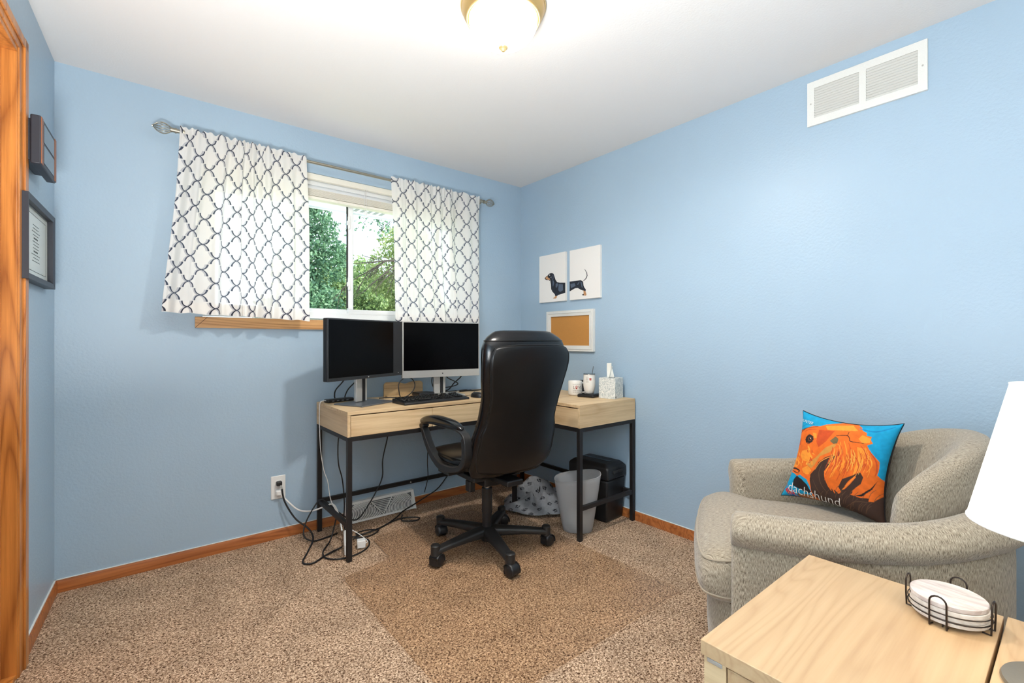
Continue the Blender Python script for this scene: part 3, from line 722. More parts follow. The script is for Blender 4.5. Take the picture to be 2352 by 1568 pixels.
def register():
    t = thing('floor_register', 'white baseboard register with curved louvres under the desk', 'vent', (1.275, YB, 0)); L, H = .47, .118
    # face runs from (y=-.028,z=H) down to (y=-.075,z=0)
    def M3(a, b, o=0): return (a, -.030-.045*(1-b/H)-o*.93, b*.98+.004+o*.36)
    q = MB()
    q.prism([(-.001, 0), (-.078, 0), (-.032, H+.004), (-.001, H+.004)], -L/2, -L/2+.004, M=Matrix(((0, 0, 1, 0), (1, 0, 0, 0), (0, 1, 0, 0), (0, 0, 0, 1))))
    q.prism([(-.001, 0), (-.078, 0), (-.032, H+.004), (-.001, H+.004)], L/2-.004, L/2, M=Matrix(((0, 0, 1, 0), (1, 0, 0, 0), (0, 1, 0, 0), (0, 0, 0, 1))))
    q.box((0, -.016, H+.003), (L, .034, .003))
    for (a0, a1, b0, b1) in ((-L/2, L/2, 0, .012), (-L/2, L/2, H-.012, H), (-L/2, -L/2+.022, .012, H-.012), (L/2-.022, L/2, .012, H-.012)):
        V = [M3(a0, b0), M3(a1, b0), M3(a1, b1), M3(a0, b1)]+[M3(a0, b0, .003), M3(a1, b0, .003), M3(a1, b1, .003), M3(a0, b1, .003)]
        q.faces(V, [(0, 3, 2, 1), (4, 5, 6, 7), (0, 1, 5, 4), (1, 2, 6, 5), (2, 3, 7, 6), (3, 0, 4, 7)])
    q.build('housing', 'white_paint', t, smooth=0)
    b = MB(); b.ngon([M3(-L/2+.01, .005, -.004), M3(L/2-.01, .005, -.004), M3(L/2-.01, H-.005, -.004), M3(-L/2+.01, H-.005, -.004)]); b.build('duct_shadow', 'duct_grey', t, smooth=0)
    f = MB()
    def rib(pts, w=.0030): f.tube([M3(a, b, .0005) for a, b in pts], w, 5)
    x0, x1, z0, z1 = -L/2+.022, L/2-.022, .012, H-.012
    rib([(-.075, z1), (0, z0), (.075, z1)], .004)
    for i in range(9):
        z = z1-.010*i; wv = .075*(z-z0)/(z1-z0)
        if wv > .008: rib([(-wv, z), (wv, z)], .0022)
    for sx in (-1, 1):
        for i in range(19):
            # concentric arcs bulging outwards from the centre V
            xc = sx*(.012+.0105*i+.004); pts = []
            for j in range(9):
                z = z0+(z1-z0)*j/8; x = xc+sx*(-.032*((j/8-.35)**2)*3+.012)
                lim = .075*(z-z0)/(z1-z0)+.003
                if lim < abs(x) < x1: pts.append((x, z))
            if len(pts) > 1: rib(pts, .0028)
    f.build('louvres', 'white_paint', t, smooth=0)
register()
# ---------------------------------------------------------------- desk
DZT = .785
def desk():
    t = thing('corner_desk', 'L-shaped light oak desk with black metal legs in the room corner', 'desk', (1.685, 2.4, 0)); O = Vector((-1.685, -2.4, 0)); M = Matrix.Translation(O)
    x0, x1, yf, yb, xi, ya = .862, 2.505, 2.418, 2.945, 1.985, 1.825
    q = MB(); q.prism([(x0, yf), (xi, yf), (xi, ya), (x1, ya), (x1, yb), (x0, yb)], DZT-.018, DZT, M=M); q.build('desktop', 'desk_wood', t, bevel=.0012)
    zb = .652; zt = DZT-.0185
    q = MB(); q.box((x0+.008, (yf+yb)/2, (zb+zt)/2), (.016, yb-yf, zt-zb), M=M); q.build('side_panel', 'desk_wood_side', t, bevel=.001)
    q = MB(); q.box((x1-.008, (ya+yb)/2, (zb+zt)/2), (.016, yb-ya-.03, zt-zb), M=M); q.build('side_panel', 'desk_wood_side', t, bevel=.001)
    q = MB(); q.box(((xi+x1)/2, ya+.008, (zb+zt)/2), (x1-xi, .016, zt-zb), M=M); q.build('end_panel', 'desk_wood', t, bevel=.001)
    q = MB(); q.box(((x0+x1)/2, yb-.008, (zb+zt)/2), (x1-x0-.034, .016, zt-zb), M=M); q.box(((x0+x1)/2, (yf+yb)/2, zb+.006), (x1-x0-.036, yb-yf-.04, .01), M=M); q.box(((xi+x1)/2, (ya+yf)/2+.02, zb+.006), (x1-xi-.04, yf-ya-.02, .01), M=M)
    q.build('carcass', 'desk_wood', t, smooth=0)
    xs = [x0+.0165, 1.362, xi]
    for a, b in zip(xs[:-1], xs[1:]):
        q = MB(); q.box(((a+b)/2, yf+.008, (zb+zt-.004)/2), (b-a-.003, .016, zt-zb-.006), M=M); q.build('drawer', 'desk_wood', t, bevel=.0012)
    q = MB(); q.box((xi+.008, (ya+yf)/2+.01, (zb+zt-.004)/2), (.016, yf-ya-.012, zt-zb-.006), M=M); q.build('drawer', 'desk_wood_side', t, bevel=.0012)
    L = .025
    legs = [(x0+.0125, yf+.0125), (x0+.0125, yb-.0125), (xi+.0125, yf+.0125), (xi+.0125, ya+.0125), (x1-.0125, ya+.0125), (x1-.0125, yb-.0125)]
    for (x, y) in legs:
        q = MB(); q.box((x, y, zb/2-.001), (L, L, zb-.002), M=M); q.build('leg', 'black_metal', t, bevel=.0015)
    q = MB(); z = zb-.0125
    for (a, b) in ((0, 1), (1, 5), (0, 2), (3, 4), (4, 5), (2, 3)):
        A, B = Vector((*legs[a], z)), Vector((*legs[b], z)); d_ = B-A
        q.box((A+B)/2, (max(L-.003, abs(d_.x)-L), max(L-.003, abs(d_.y)-L), L-.003), M=M)
    q.build('top_rail', 'black_metal', t, bevel=.001)
    z = .185
    for (a, b) in ((0, 1), (1, 5), (3, 4), (4, 5)):
        A, B = Vector((*legs[a], z)), Vector((*legs[b], z)); d_ = B-A; q = MB()
        q.box((A+B)/2, (max(L-.004, abs(d_.x)-L), max(L-.004, abs(d_.y)-L), L), M=M); q.build('stretcher', 'black_metal', t, bevel=.0015)
    q = MB(); q.cyl((1.475, yb-.024, z), (1.475, yb-.029, z), .005, 10, M=M); q.build('bolt', 'silver', t)
desk()
T = DZT+.0003
# ---------------------------------------------------------------- monitors
def monitor(name, label, c, rz, w, h, z0, chin, body, bez, base, neck_h, logo, scr_inset):
    t = thing(name, label, 'monitor', (c[0], c[1], T), rz, 'monitors on the desk'); zb = z0-T
    q = MB(); q.box((0, .018, zb+h/2), (w, .032, h)); q.build('housing', body, t, bevel=.004)
    q = MB(); q.box((0, .0, zb+h/2), (w, .005, h)); q.build('bezel', bez, t, bevel=.001)
    q = MB(); zs0, zs1 = zb+chin, zb+h-.008; q.box(((-w/2+.008+w/2-scr_inset)/2, -.0030, (zs0+zs1)/2), (w-.008-scr_inset, .001, zs1-zs0)); q.build('screen', 'screen', t, smooth=0)
    q = MB(); q.box((0, .06, neck_h/2+.01), (.085, .022, neck_h)); q.build('neck', 'silver', t, bevel=.004)
    q = MB(); q.box((.012, .047, neck_h/2+.008), (.02, .006, neck_h-.01)); q.build('cable_channel', 'black_plastic', t, smooth=0)
    q = MB(); q.box((0, .048, zb+h*.48), (.12, .03, .12)); q.build('pivot', 'black_plastic', t, bevel=.004)
    bw, bd = base; q = MB(); q.box((0, .02, .004), (bw, bd, .008)); q.build('stand_base', 'silver_dark' if logo else 'silver', t, bevel=.002)
    q = MB(); q.cyl((0, -.0026, zb+chin*.5), (0, -.0036, zb+chin*.5), .004, 16); q.build('logo', 'silver' if logo else 'black_plastic', t)
    return t
mL = monitor('monitor', 'black framed monitor nearest the window gap, the left one on the desk', (1.075, 2.672), math.radians(24), .60, .345, .935, .019, 'black_plastic', 'bezel', (.28, .22), .22, True, .085)  # wide right inset: the bezel grey stands in for a reflection on the screen
q = MB(); q.cyl((.262, -.0026, .168), (.262, -.0034, .168), .0022, 10); q.build('power_light', 'white_plastic', mL)
mR = monitor('monitor', 'silver chinned monitor partly behind the chair, the right one on the desk', (1.625, 2.748), math.radians(-9), .555, .372, .912, .048, 'silver', 'silver', (.27, .20), .20, False, .008)
# ---------------------------------------------------------------- keyboard, mouse and the small things
def keyboard():
    t = thing('keyboard', 'black computer keyboard lying in front of the two monitors', 'keyboard', (1.425, 2.535, T), math.radians(2))
    w, d_ = .455, .155; q = MB()
    q.prism([(-d_/2, .0), (d_/2, .0), (d_/2, .026), (d_/2-.012, .028), (-d_/2+.004, .013), (-d_/2, .009)], -w/2, w/2, M=Matrix(((0, 0, 1, 0), (1, 0, 0, 0), (0, 1, 0, 0), (0, 0, 0, 1))))
    q.build('case', 'black_plastic', t, bevel=.002)
    ang = math.atan2(.015, d_-.016); M = Matrix.Translation((0, -d_/2+.004, .0135)) @ Matrix.Rotation(ang, 4, 'X')
    kb = MB(); kb.prism([(-.0085, -.0085), (.0085, -.0085), (.0085, .0085), (-.0085, .0085)], 0, .002)
    kb.prism([(-.0065, -.006), (.0065, -.006), (.0065, .0075), (-.0065, .0075)], .002, .007); proto = kb.build('key', 'black_gloss', t, bevel=.001, seg=1)
    first = True; x0 = -w/2+.018
    rows = [[(i*.019*1.04, 1) for i in range(22) if i not in (15, 18)]]+[[(i*.019, 1) for i in range(22) if i not in (14, 18)] for _ in range(3)]+[[(0, 1.2), (.03, 1.2), (.058, 1.2), (.14, 7.2), (.222, 1.2), (.25, 1.2), (.285, 1), (.304, 1), (.323, 1), (.361, 1), (.38, 1), (.399, 1)]]
    for r, row in enumerate(rows):
        y = .125-.0225*r-(0 if r else -.004)
        for (x, sx) in row:
            o = proto if first else proto.copy()
            if not first: COL.objects.link(o); o.parent = t
            first = False; o.matrix_local = M @ Matrix.Translation((x0+x, y, 0)) @ Matrix.Diagonal((sx, 1, 1, 1))
keyboard()
def mouse():
    t = thing('computer_mouse', 'black computer mouse just left of the chair back', 'mouse', (1.75, 2.515, T), math.radians(10))
    q = MB(); q.grid(lambda u, v: (.031*math.cos(2*PI*u)*math.sin(PI/2*v)**.6*(1-.1*math.sin(2*PI*u)), .055*math.sin(2*PI*u)*math.sin(PI/2*v)**.6, .034*math.cos(PI/2*v)**.8), 28, 10, cu=True); q.build('shell', 'black_plastic', t, smooth=180)
    q = MB(); q.cyl((-.003, .026, .027), (.003, .026, .027), .008, 14); q.build('wheel', 'chair_plastic', t)
mouse()
def wavy_board():
    t = thing('wooden_rack', 'small wavy topped wooden rack standing between the monitors', 'desk rack', (1.405, 2.885, T), math.radians(-6))
    pr = [(-.135, 0), (-.135, .075)]+[(-.135+.022*(1-math.cos(a)), .075+.022*math.sin(a)) for a in [PI/2*i/6 for i in range(1, 7)]]
    pr += [(x, .097-.014*math.exp(-((x-.01)/.035)**2)) for x in np.linspace(-.1, .105, 22)]+[(.135-.022*(1-math.cos(a)), .075+.022*math.sin(a)) for a in [PI/2*i/6 for i in range(6, -1, -1)]]+[(.135, 0)]
    q = MB(); q.prism(pr, -.007, .007, M=Matrix(((1, 0, 0, 0), (0, 0, 1, 0), (0, 1, 0, 0), (0, 0, 0, 1)))); q.build('backboard', 'oak_small', t, bevel=.002)
    q = MB(); q.box((0, -.02, .006), (.25, .05, .012)); q.build('foot_board', 'oak_small', t, bevel=.002)
wavy_board()
def simple(name, label, cat, loc, rz, fn, mat, **kw):
    q = MB(); fn(q); o = q.build(name, mat, loc=loc, rotz=rz, **kw); return tag(o, label, cat)
t = thing('usb_hub', 'small square black box behind the keyboard', 'hub', (1.505, 2.795, T), math.radians(5))
q = MB(); q.box((0, 0, .0165), (.12, .10, .025)); q.build('case', 'black_plastic', t, bevel=.009, seg=4); q = MB(); q.cyl((0, 0, 0), (0, 0, .004), .04, 20); q.build('foot', 'chair_plastic', t)
t = thing('docking_bar', 'flat black docking bar at the left end of the desk', 'dock', (.972, 2.872, T), math.radians(8))
q = MB(); q.box((0, 0, .010), (.17, .055, .02)); q.build('case', 'black_plastic', t, bevel=.007, seg=3)
q = MB(); [q.box((-.05+.03*i, -.0279, .01), (.014, .001, .006)) for i in range(4)]; q.build('port', 'silver_dark', t, smooth=0)
t = thing('marker_pen', 'silver marker pen lying behind the left end of the keyboard', 'pen', (1.29, 2.69, T+.0062), math.radians(24))
q = MB(); q.lathe([(.0001, -.065), (.003, -.063), (.006, -.05), (.006, .02)], 14, M=Matrix.Rotation(PI/2, 4, 'Y')); q.build('barrel', 'silver', t)
q = MB(); q.lathe([(.0063, .02), (.0063, .062), (.004, .066), (.0001, .066)], 14, M=Matrix.Rotation(PI/2, 4, 'Y')); q.build('cap', 'white_plastic', t)
t = thing('cable_adapter', 'small black adapter lying under the right monitor', 'adapter', (1.86, 2.86, T), .3)
q = MB(); q.box((0, 0, .007), (.09, .022, .014)); q.build('case', 'black_plastic', t, bevel=.004); q = MB(); q.box((-.055, 0, .007), (.022, .014, .008)); q.build('plug', 'silver', t, bevel=.001)
# ---------------------------------------------------------------- right arm of the desk: mugs, tray, tissues
def mug():
    t = thing('mug', 'white mug with LOVE print and side handle beside the chair back', 'mug', (2.335, 2.19, T), math.radians(-36)); R, H = .047, .098
    q = MB(); q.lathe([(.0001, .006), (.034, .0), (.038, 0), (.044, .004), (R, .012), (R, H-.002), (R-.0015, H), (R-.0035, H-.002), (R-.0035, .012), (.0001, .008)], 48); q.build('cup', 'ceramic', t, smooth=50)
    q = MB(); q.tube(smoothpath([(R-.003, 0, .082), (R+.018, 0, .085), (R+.031, 0, .068), (R+.031, 0, .045), (R+.018, 0, .022), (R-.003, 0, .02)], 6), .0052, 10); q.build('handle', 'ceramic', t)
    a0 = math.radians(-78)
    wrap = lambda dx, dz: (lambda x, y, z: ((R+.0004+z)*math.cos(a0+(x+dx)/R), (R+.0004+z)*math.sin(a0+(x+dx)/R), y+dz))
    for body, sz, dx, dz, m in (('L', .030, -.026, .056, 'grey_print'), ('VE', .030, .018, .056, 'grey_print')): text_obj('lettering', body, sz, m, t, wrap(dx, dz), extrude=.0002)
    p = MB()
    for (x, z, r) in ((-.010, .052, .0062), (-.017, .060, .003), (-.0125, .0655, .003), (-.0065, .0655, .003), (-.002, .060, .003)):
        c = [wrap(0, 0)(x+r*math.cos(k*PI/6), z+r*math.sin(k*PI/6), .0003) for k in range(12)]; p.ngon(c)
    p.build('paw_print', 'red_print', t, smooth=0)
    p = MB(); rg = random.Random(2)
    for z, h in ((.078, .0045), (.037, .0055), (.026, .0055)):
        x = -.034
        while x < .032:
            l = rg.uniform(.003, .006); c = [wrap(0, 0)(a, b, .0003) for a, b in ((x, z-h/2), (x+l*.45, z-h/2), (x+l*.45, z+h/2), (x, z+h/2))]; p.ngon(c); x += l+.0012
    p.build('small_print', 'grey_print', t, smooth=0)
mug()
def tumbler():
    t = thing('tumbler', 'white rounded tumbler with clear lid and straw on the black tray', 'cup', (2.345, 2.072, T+.0225), math.radians(-36))
    pr = [(.0001, 0), (.026, .0), (.029, .003), (.035, .02), (.040, .045), (.0405, .06), (.039, .09), (.038, .108)]; t.scale = (1, 1, 1.15)
    q = MB(); q.lathe(pr+[(.036, .108), (.036, .10), (.0001, .10)], 48); q.build('cup', 'ceramic', t, smooth=60)
    q = MB(); q.lathe([(.0385, .1085), (.0395, .111), (.038, .114), (.0001, .1135)], 40); q.build('lid', 'glass_dark', t, smooth=50); q = MB(); q.tube([(.0385*math.cos(a*PI/20), .0385*math.sin(a*PI/20), .109) for a in range(40)], .0014, 6, closed=True); q.build('rim', 'silver', t)
    q = MB(); q.cyl((.018, .006, .10), (.030, .010, .155), .0028, 10); q.build('straw', 'silver_dark', t)
    a0 = math.radians(-95); wr = lambda x, z: (interp(z, [(0, .0401), (.045, .0402), (.06, .0407), (.09, .0392), (.108, .0383)])*math.cos(a0+x/.039), interp(z, [(0, .0401), (.045, .0402), (.06, .0407), (.09, .0392), (.108, .0383)])*math.sin(a0+x/.039), z)
    q = MB()
    for (x, z, r) in ((.002, .080, .0062), (-.003, .086, .003), (.002, .0885, .003), (.007, .086, .003)): q.ngon([wr(x+r*math.cos(k*PI/6), z+r*math.sin(k*PI/6)) for k in range(12)])
    q.build('red_paw_print', 'red_print', t, smooth=0)
    q = MB(); rg = random.Random(6)
    for z, h in ((.095, .004), (.084, .010), (.073, .004), (.066, .004)):
        x = -.028
        while x < -.008: l = .004; q.ngon([wr(x, z-h/2), wr(x+.0014, z-h/2), wr(x+.0022, z+h/2), wr(x+.0008, z+h/2)]); x += l
    q.build('small_print', 'grey_print', t, smooth=0)
tumbler()
t = thing('cup_tray', 'square black cup warmer tray under the white tumbler', 'tray', (2.345, 2.072, T), math.radians(14))
q = MB(); q.box((0, 0, .009), (.118, .118, .018)); q.build('body', 'black_plastic', t, bevel=.006, seg=3)
q = MB(); V = []; q.box((0, 0, .0198), (.106, .106, .0036)); q.build('top_plate', 'black_gloss', t, bevel=.001)
def pencil_cup():
    t = thing('pencil_cup', 'black perforated pencil cup behind the LOVE mug', 'pencil cup', (2.462, 2.225, T)); 
    q = MB(); q.lathe([(.034, 0), (.034, .092), (.032, .092), (.032, .004), (.0001, .004)], 28); q.build('cup', 'black_plastic', t, smooth=50)
    q = MB()
    for r in range(6):
        for k in range(14):
            a = 2*PI*(k+.5*(r % 2))/14; d_ = Vector((math.cos(a), math.sin(a), 0)); p = d_*.0342+Vector((0, 0, .015+.013*r)); q.cyl(p, p+d_*.0003, .0022, 6)
    q.build('perforation', 'silver_dark', t, smooth=0)
pencil_cup()
def tissue_box():
    t = thing('tissue_box', 'cube tissue box with grey marbled print and a tissue sticking out', 'tissue box', (2.408, 1.942, T), math.radians(12.9)); s = .115; H = .132
    q = MB(); q.box((0, 0, H/2), (s, s, H)); q.build('carton', 'tissue_box', t, bevel=.0015)
    q = MB(); q.ngon([(.036*math.cos(a*PI/12), .026*math.sin(a*PI/12), H+.0004) for a in range(24)]); q.build('opening', 'dark_recess', t, smooth=0)
    q = MB()
    def fn(u, v):
        w = .036-.010*math.sin(PI*v)+.002*v; x = (u-.5)*2*w*(1 if v < .2 else 1-.25*v); y = .012*math.sin(7*u+2.5*v)*(1-.3*v)+.006*math.sin(15*u+1)
        return (x-.008*v, y, H-.004+v*(.098-.026*u*v+.012*math.sin(3*u)))
    q.grid(fn, 34, 18); q.build('tissue', 'tissue', t, smooth=180, solid=.0006)
    q = MB(); q.grid(lambda u, v: (.012+.026*(u-.1)*(1-.4*v)+.01*v*0, -.004+.016*(u-.5)*(1-v), H-.003+.05*v*(1-.55*u)), 10, 10); q.build('tissue', 'tissue', t, smooth=180, solid=.0006)
    q = MB(); q.cyl((-.049, -s/2-.0001, .012), (-.049, -s/2-.0006, .012), .006, 14); q.build('round_mark', 'black_plastic', t, smooth=0)
tissue_box()
# ---------------------------------------------------------------- under the desk
def bin_():
    t = thing('waste_bin', 'frosted translucent plastic waste bin by the desk leg', 'waste bin', (2.117, 1.966, 0), math.radians(-45))
    def fn(u, v):
        a = 2*PI*u; rx = .088+.052*v**.9; ry = .078+.038*v; n = 2.6
        c, s = math.cos(a), math.sin(a); x = rx*math.copysign(abs(c)**(2/n), c); y = ry*math.copysign(abs(s)**(2/n), s)
        return (x, y, .004+v*(.322+.020*(x/rx)))
    q = MB(); q.grid(fn, 56, 12, cu=True); q.ngon([fn(i/56, 0) for i in range(56)]); q.build('bucket', 'frosted', t, smooth=60, solid=.003)
    q = MB(); q.tube([fn(i/56, 1) for i in range(56)], .0028, 8, closed=True); q.build('rim', 'frosted', t)
    q = MB(); rg = random.Random(3); q.grid(lambda u, v: (.05*math.cos(6.28*u)*math.sin(PI*v)+.01*math.sin(9*u), .05*math.sin(6.28*u)*math.sin(PI*v), .06-.05*math.cos(PI*v)+.008*math.sin(11*v+7*u)), 20, 12, cu=True); q.build('crumpled_paper', 'tissue', t, smooth=0)
bin_()
def shredder():
    t = thing('paper_shredder', 'black paper shredder bin against the wall under the desk', 'shredder', (2.398, 2.05, 0), math.radians(4))
    w, d_ = .205, .31; q = MB()
    V = []; 
    for z, s in ((0.0, .88), (.02, .9), (.27, 1.0)): V += [(-w/2*s, -d_/2*s, z), (w/2*s, -d_/2*s, z), (w/2*s, d_/2*s, z), (-w/2*s, d_/2*s, z)]
    Fc = [(3, 2, 1, 0), (8, 9, 10, 11)]+[(k*4+i, k*4+(i+1) % 4, k*4+4+(i+1) % 4, k*4+4+i) for k in range(2) for i in range(4)]
    q.faces(V, Fc); q.build('bin', 'black_plastic', t, bevel=.012, seg=3)
    q = MB(); V = []
    for z, s, k in ((.273, 1.03, 0), (.345, 1.03, 0), (.372, .80, .0)): V += [(-w/2*s, -d_/2*s, z), (w/2*s, -d_/2*s, z), (w/2*s, d_/2*s, z), (-w/2*s, d_/2*s, z)]
    q.faces(V, Fc); q.build('head', 'black_plastic', t, bevel=.010, seg=3)
    q = MB(); q.box((0, 0, .3722), (.03, .22, .002)); q.build('paper_slot', 'black_gloss', t, smooth=0)
    q = MB(); q.box((.0, -d_/2*1.03-.002, .318), (.10, .008, .018)); q.build('handle', 'chair_plastic', t, bevel=.003)
shredder()
def raster(P, cols, shapes, strokes, blobs=()):
    """P (n,2) points; returns colours (n,3)"""
    n = len(P); C_ = np.array([lin(cols)]*n)
    for item in shapes:
        col, pts = item; pts = np.array(pts, float); inside = np.zeros(n, bool); m = len(pts)
        for i in range(m):
            x1, y1 = pts[i]; x2, y2 = pts[(i+1) % m]
            c = ((y1 > P[:, 1]) != (y2 > P[:, 1])); xi = (x2-x1)*(P[:, 1]-y1)/((y2-y1) if y2 != y1 else 1e-9)+x1; inside ^= (c & (P[:, 0] < xi))
        C_[inside] = lin(col)
    for (col, w, pts) in strokes:
        S = [(p.x, p.y) for p in smoothpath([(a, b, 0) for a, b in pts], 5)]; d_ = np.full(n, 1e9); ns = len(S)
        for i in range(ns-1):
            a = np.array(S[i]); b = np.array(S[i+1]); ab = b-a; tt = np.clip(((P-a)@ab)/max(1e-9, ab@ab), 0, 1); dist = np.linalg.norm(P-(a+tt[:, None]*ab), axis=1); d_ = np.minimum(d_, dist/(w*(.35+.65*math.sin(PI*min(1, (i+.5)/ns*.9+.08)))))
        k = np.clip((1.25-d_)/.5, 0, 1)[:, None]; C_ = C_*(1-k)+np.array(lin(col))*k
    return C_
def set_print(o, C_):
    at_ = o.data.color_attributes.new('print', 'FLOAT_COLOR', 'POINT'); a = np.ones((len(C_), 4)); a[:, :3] = C_; at_.data.foreach_set('color', a.ravel())
def blanket():
    nu, nv = 200, 150; rg = random.Random(12)
    # heap of cloth: height field with folds
    def hf(x, y):
        r = math.hypot(x/.27, y/.21); b = max(0, 1-r**2.2)
        h = .105*b**.5+.034*b*math.sin(19*x+12*y+2.4*math.sin(13*y))+.026*b*math.sin(31*y-17*x+2*math.sin(23*x))+.012*b*math.sin(55*x+3*math.sin(30*y)); h += .045*math.exp(-((x-.0)/.1)**2-((y-.09)/.08)**2)
        return max(.004, h)
    def fn(u, v):
        a = 2*PI*u; R = (.02+.98*v); wob = 1+.08*math.sin(3*a+1)+.05*math.sin(7*a)
        x = .27*R*math.cos(a)*wob*.99; y = .21*R*math.sin(a)*wob*.99
        k = 1-.16*v**4; return (x+.012*math.sin(22*y+5*v), y+.012*math.sin(20*x), hf(x*.98/wob, y*.98/wob)*k+.002)
    q = MB(); q.grid(fn, nu, nv, cu=True); o = q.build('paw_print_blanket', 'paw_print', loc=(2.20, 2.40, 0), smooth=180)
    P = []; 
    for v in o.data.vertices: P.append((v.co.x*1.25+v.co.z*.7, v.co.y*1.25+v.co.z*1.1))
    P = np.array(P); C_ = np.array([lin((128, 130, 134))]*len(P))
    cell = .088; q_ = P/cell; ci = np.floor(q_); fr = q_-ci-.5
    hsh = (np.sin(ci[:, 0]*12.9+ci[:, 1]*78.2)*43758.5) % 1.0; ang = hsh*6.28; off = .12*np.stack([np.cos(ang*3), np.sin(ang*5)], 1); fr = fr-off
    rx = fr[:, 0]*np.cos(ang)-fr[:, 1]*np.sin(ang); ry = fr[:, 0]*np.sin(ang)+fr[:, 1]*np.cos(ang)
    m = ((rx/.15)**2+((ry+.07)/.115)**2) < 1
    for (a, b, r) in ((-.20, .07, .062), (-.075, .17, .064), (.075, .17, .064), (.20, .07, .062)): m |= ((rx-a)**2+(ry-b)**2) < r*r*1.3
    C_[m] = lin((26, 28, 36)); set_print(o, C_); tag(o, 'crumpled grey blanket with black paw prints on the floor', 'blanket'); return o
blanket()
# power strip with charger
t = thing('power_strip', 'white power strip standing on edge behind the front left desk leg', 'power strip', (.925, 2.60, 0), math.radians(72))
q = MB(); q.box((0, 0, .031), (.21, .036, .060)); q.build('case', 'white_plastic', t, bevel=.006, seg=3)
for i in range(5):
    q = MB(); q.box((-.08+.036*i, -.0185, .032), (.026, .002, .026)); q.build('socket', 'cream_slat', t, bevel=.003)
t = thing('usb_charger', 'white cube usb charger plugged in beside the power strip', 'charger', (.985, 2.548, 0), math.radians(72))
q = MB(); q.box((0, 0, .026), (.042, .045, .042)); q.build('case', 'white_plastic', t, bevel=.004)
# ---------------------------------------------------------------- cables
def cable(name, label, pts, r, mat='cord_black', k=7, cat='cable', seg=8, group=None):
    b = MB(); b.tube(smoothpath(pts, k), r, seg); o = b.build(name, mat, smooth=180); recenter(o); return tag(o, label, cat, group)
G2 = 'cables behind and under the desk'
t = thing('wall_plug', 'black plug in the upper socket of the wall outlet', 'plug', (.655, YB-.0095, .326))
q = MB(); q.box((0, -.014, 0), (.03, .028, .026)); q.build('body', 'black_plastic', t, bevel=.006); q = MB(); q.tube([(.006, -.022, -.006), (.012, -.03, -.03)], .005, 8); q.build('strain_relief', 'silver', t)
t = thing('wall_plug', 'white plug in the lower socket of the wall outlet', 'plug', (.655, YB-.0095, .272))
q = MB(); q.box((0, -.013, 0), (.034, .026, .03)); q.build('body', 'white_plastic', t, bevel=.006)
cable('cable', 'black power cord falling from the wall outlet to the carpet', [(.667, 2.943, .298), (.68, 2.93, .22), (.73, 2.90, .12), (.79, 2.86, .06), (.80, 2.80, .02), (.74, 2.68, .006), (.68, 2.56, .0055), (.72, 2.52, .0055), (.80, 2.57, .0055), (.895, 2.60, .012)], .0048, group=G2)
cable('cable', 'thick white cord curving from the wall outlet to the power strip', [(.665, 2.95, .262), (.70, 2.925, .215), (.75, 2.90, .165), (.815, 2.885, .150), (.87, 2.86, .165), (.915, 2.83, .183), (.93, 2.79, .16), (.935, 2.74, .10), (.932, 2.705, .06)], .0048, 'cord_white', group=G2)
cable('cable', 'thin white cable hanging over the left end of the desk', [(.90, 2.86, T+.012), (.868, 2.85, T+.014), (.852, 2.85, T-.004), (.850, 2.85, .68), (.856, 2.85, .52), (.868, 2.83, .40), (.882, 2.80, .33), (.895, 2.78, .22), (.93, 2.72, .13), (.955, 2.66, .085), (.99, 2.61, .06), (1.02, 2.55, .03), (1.0, 2.535, .024)], .0024, 'cord_white', group=G2)
cable('cable', 'black cord hanging from the desk behind the front left leg', [(.975, 2.86, .65), (.965, 2.87, .52), (.972, 2.88, .40), (.995, 2.88, .30), (1.00, 2.86, .16), (.975, 2.80, .07), (.955, 2.70, .045)], .0038, group=G2)
cable('cable', 'black cord dropping past the register and looping over the stretcher', [(1.31, 2.90, .65), (1.30, 2.905, .52), (1.265, 2.90, .38), (1.26, 2.895, .27), (1.215, 2.88, .19), (1.14, 2.86, .10), (1.075, 2.84, .052), (1.02, 2.83, .07), (.96, 2.83, .12), (.90, 2.87, .185), (.868, 2.885, .205), (.83, 2.885, .17), (.775, 2.87, .085), (.76, 2.83, .03), (.80, 2.79, .008), (.88, 2.80, .006), (.945, 2.82, .006)], .0042, group=G2)
cable('cable', 'black cord coiled on the carpet around the power strip', [(.93, 2.80, .10), (.895, 2.76, .03), (.865, 2.72, .0055), (.80, 2.62, .0055), (.79, 2.535, .0055), (.84, 2.48, .0055), (.93, 2.475, .0055), (1.01, 2.52, .0055), (1.05, 2.60, .0055), (1.03, 2.66, .006), (.975, 2.69, .02)], .0042, group=G2)
cable('cable', 'long black cord running along the carpet towards the chair', [(.95, 2.66, .03), (1.02, 2.70, .008), (1.12, 2.72, .006), (1.22, 2.755, .006), (1.33, 2.83, .006), (1.40, 2.885, .012), (1.50, 2.905, .035), (1.60, 2.925, .06), (1.70, 2.93, .10), (1.80, 2.93, .20)], .0042, group=G2)
cable('cable', 'black cord bundle tied in small loops in front of the register', [(.98, 2.665, .012), (1.08, 2.66, .007), (1.15, 2.70, .009), (1.10, 2.755, .006), (1.03, 2.745, .006), (1.05, 2.70, .01), (1.13, 2.705, .012), (1.26, 2.77, .008), (1.36, 2.79, .006), (1.44, 2.735, .006), (1.40, 2.70, .006), (1.33, 2.75, .008), (1.37, 2.83, .011)], .0038, group=G2)
cable('cable', 'short black cord sagging just under the drawers', [(.90, 2.60, .645), (.93, 2.60, .618), (.98, 2.62, .612), (1.03, 2.66, .63), (1.05, 2.70, .65)], .0035, group=G2)
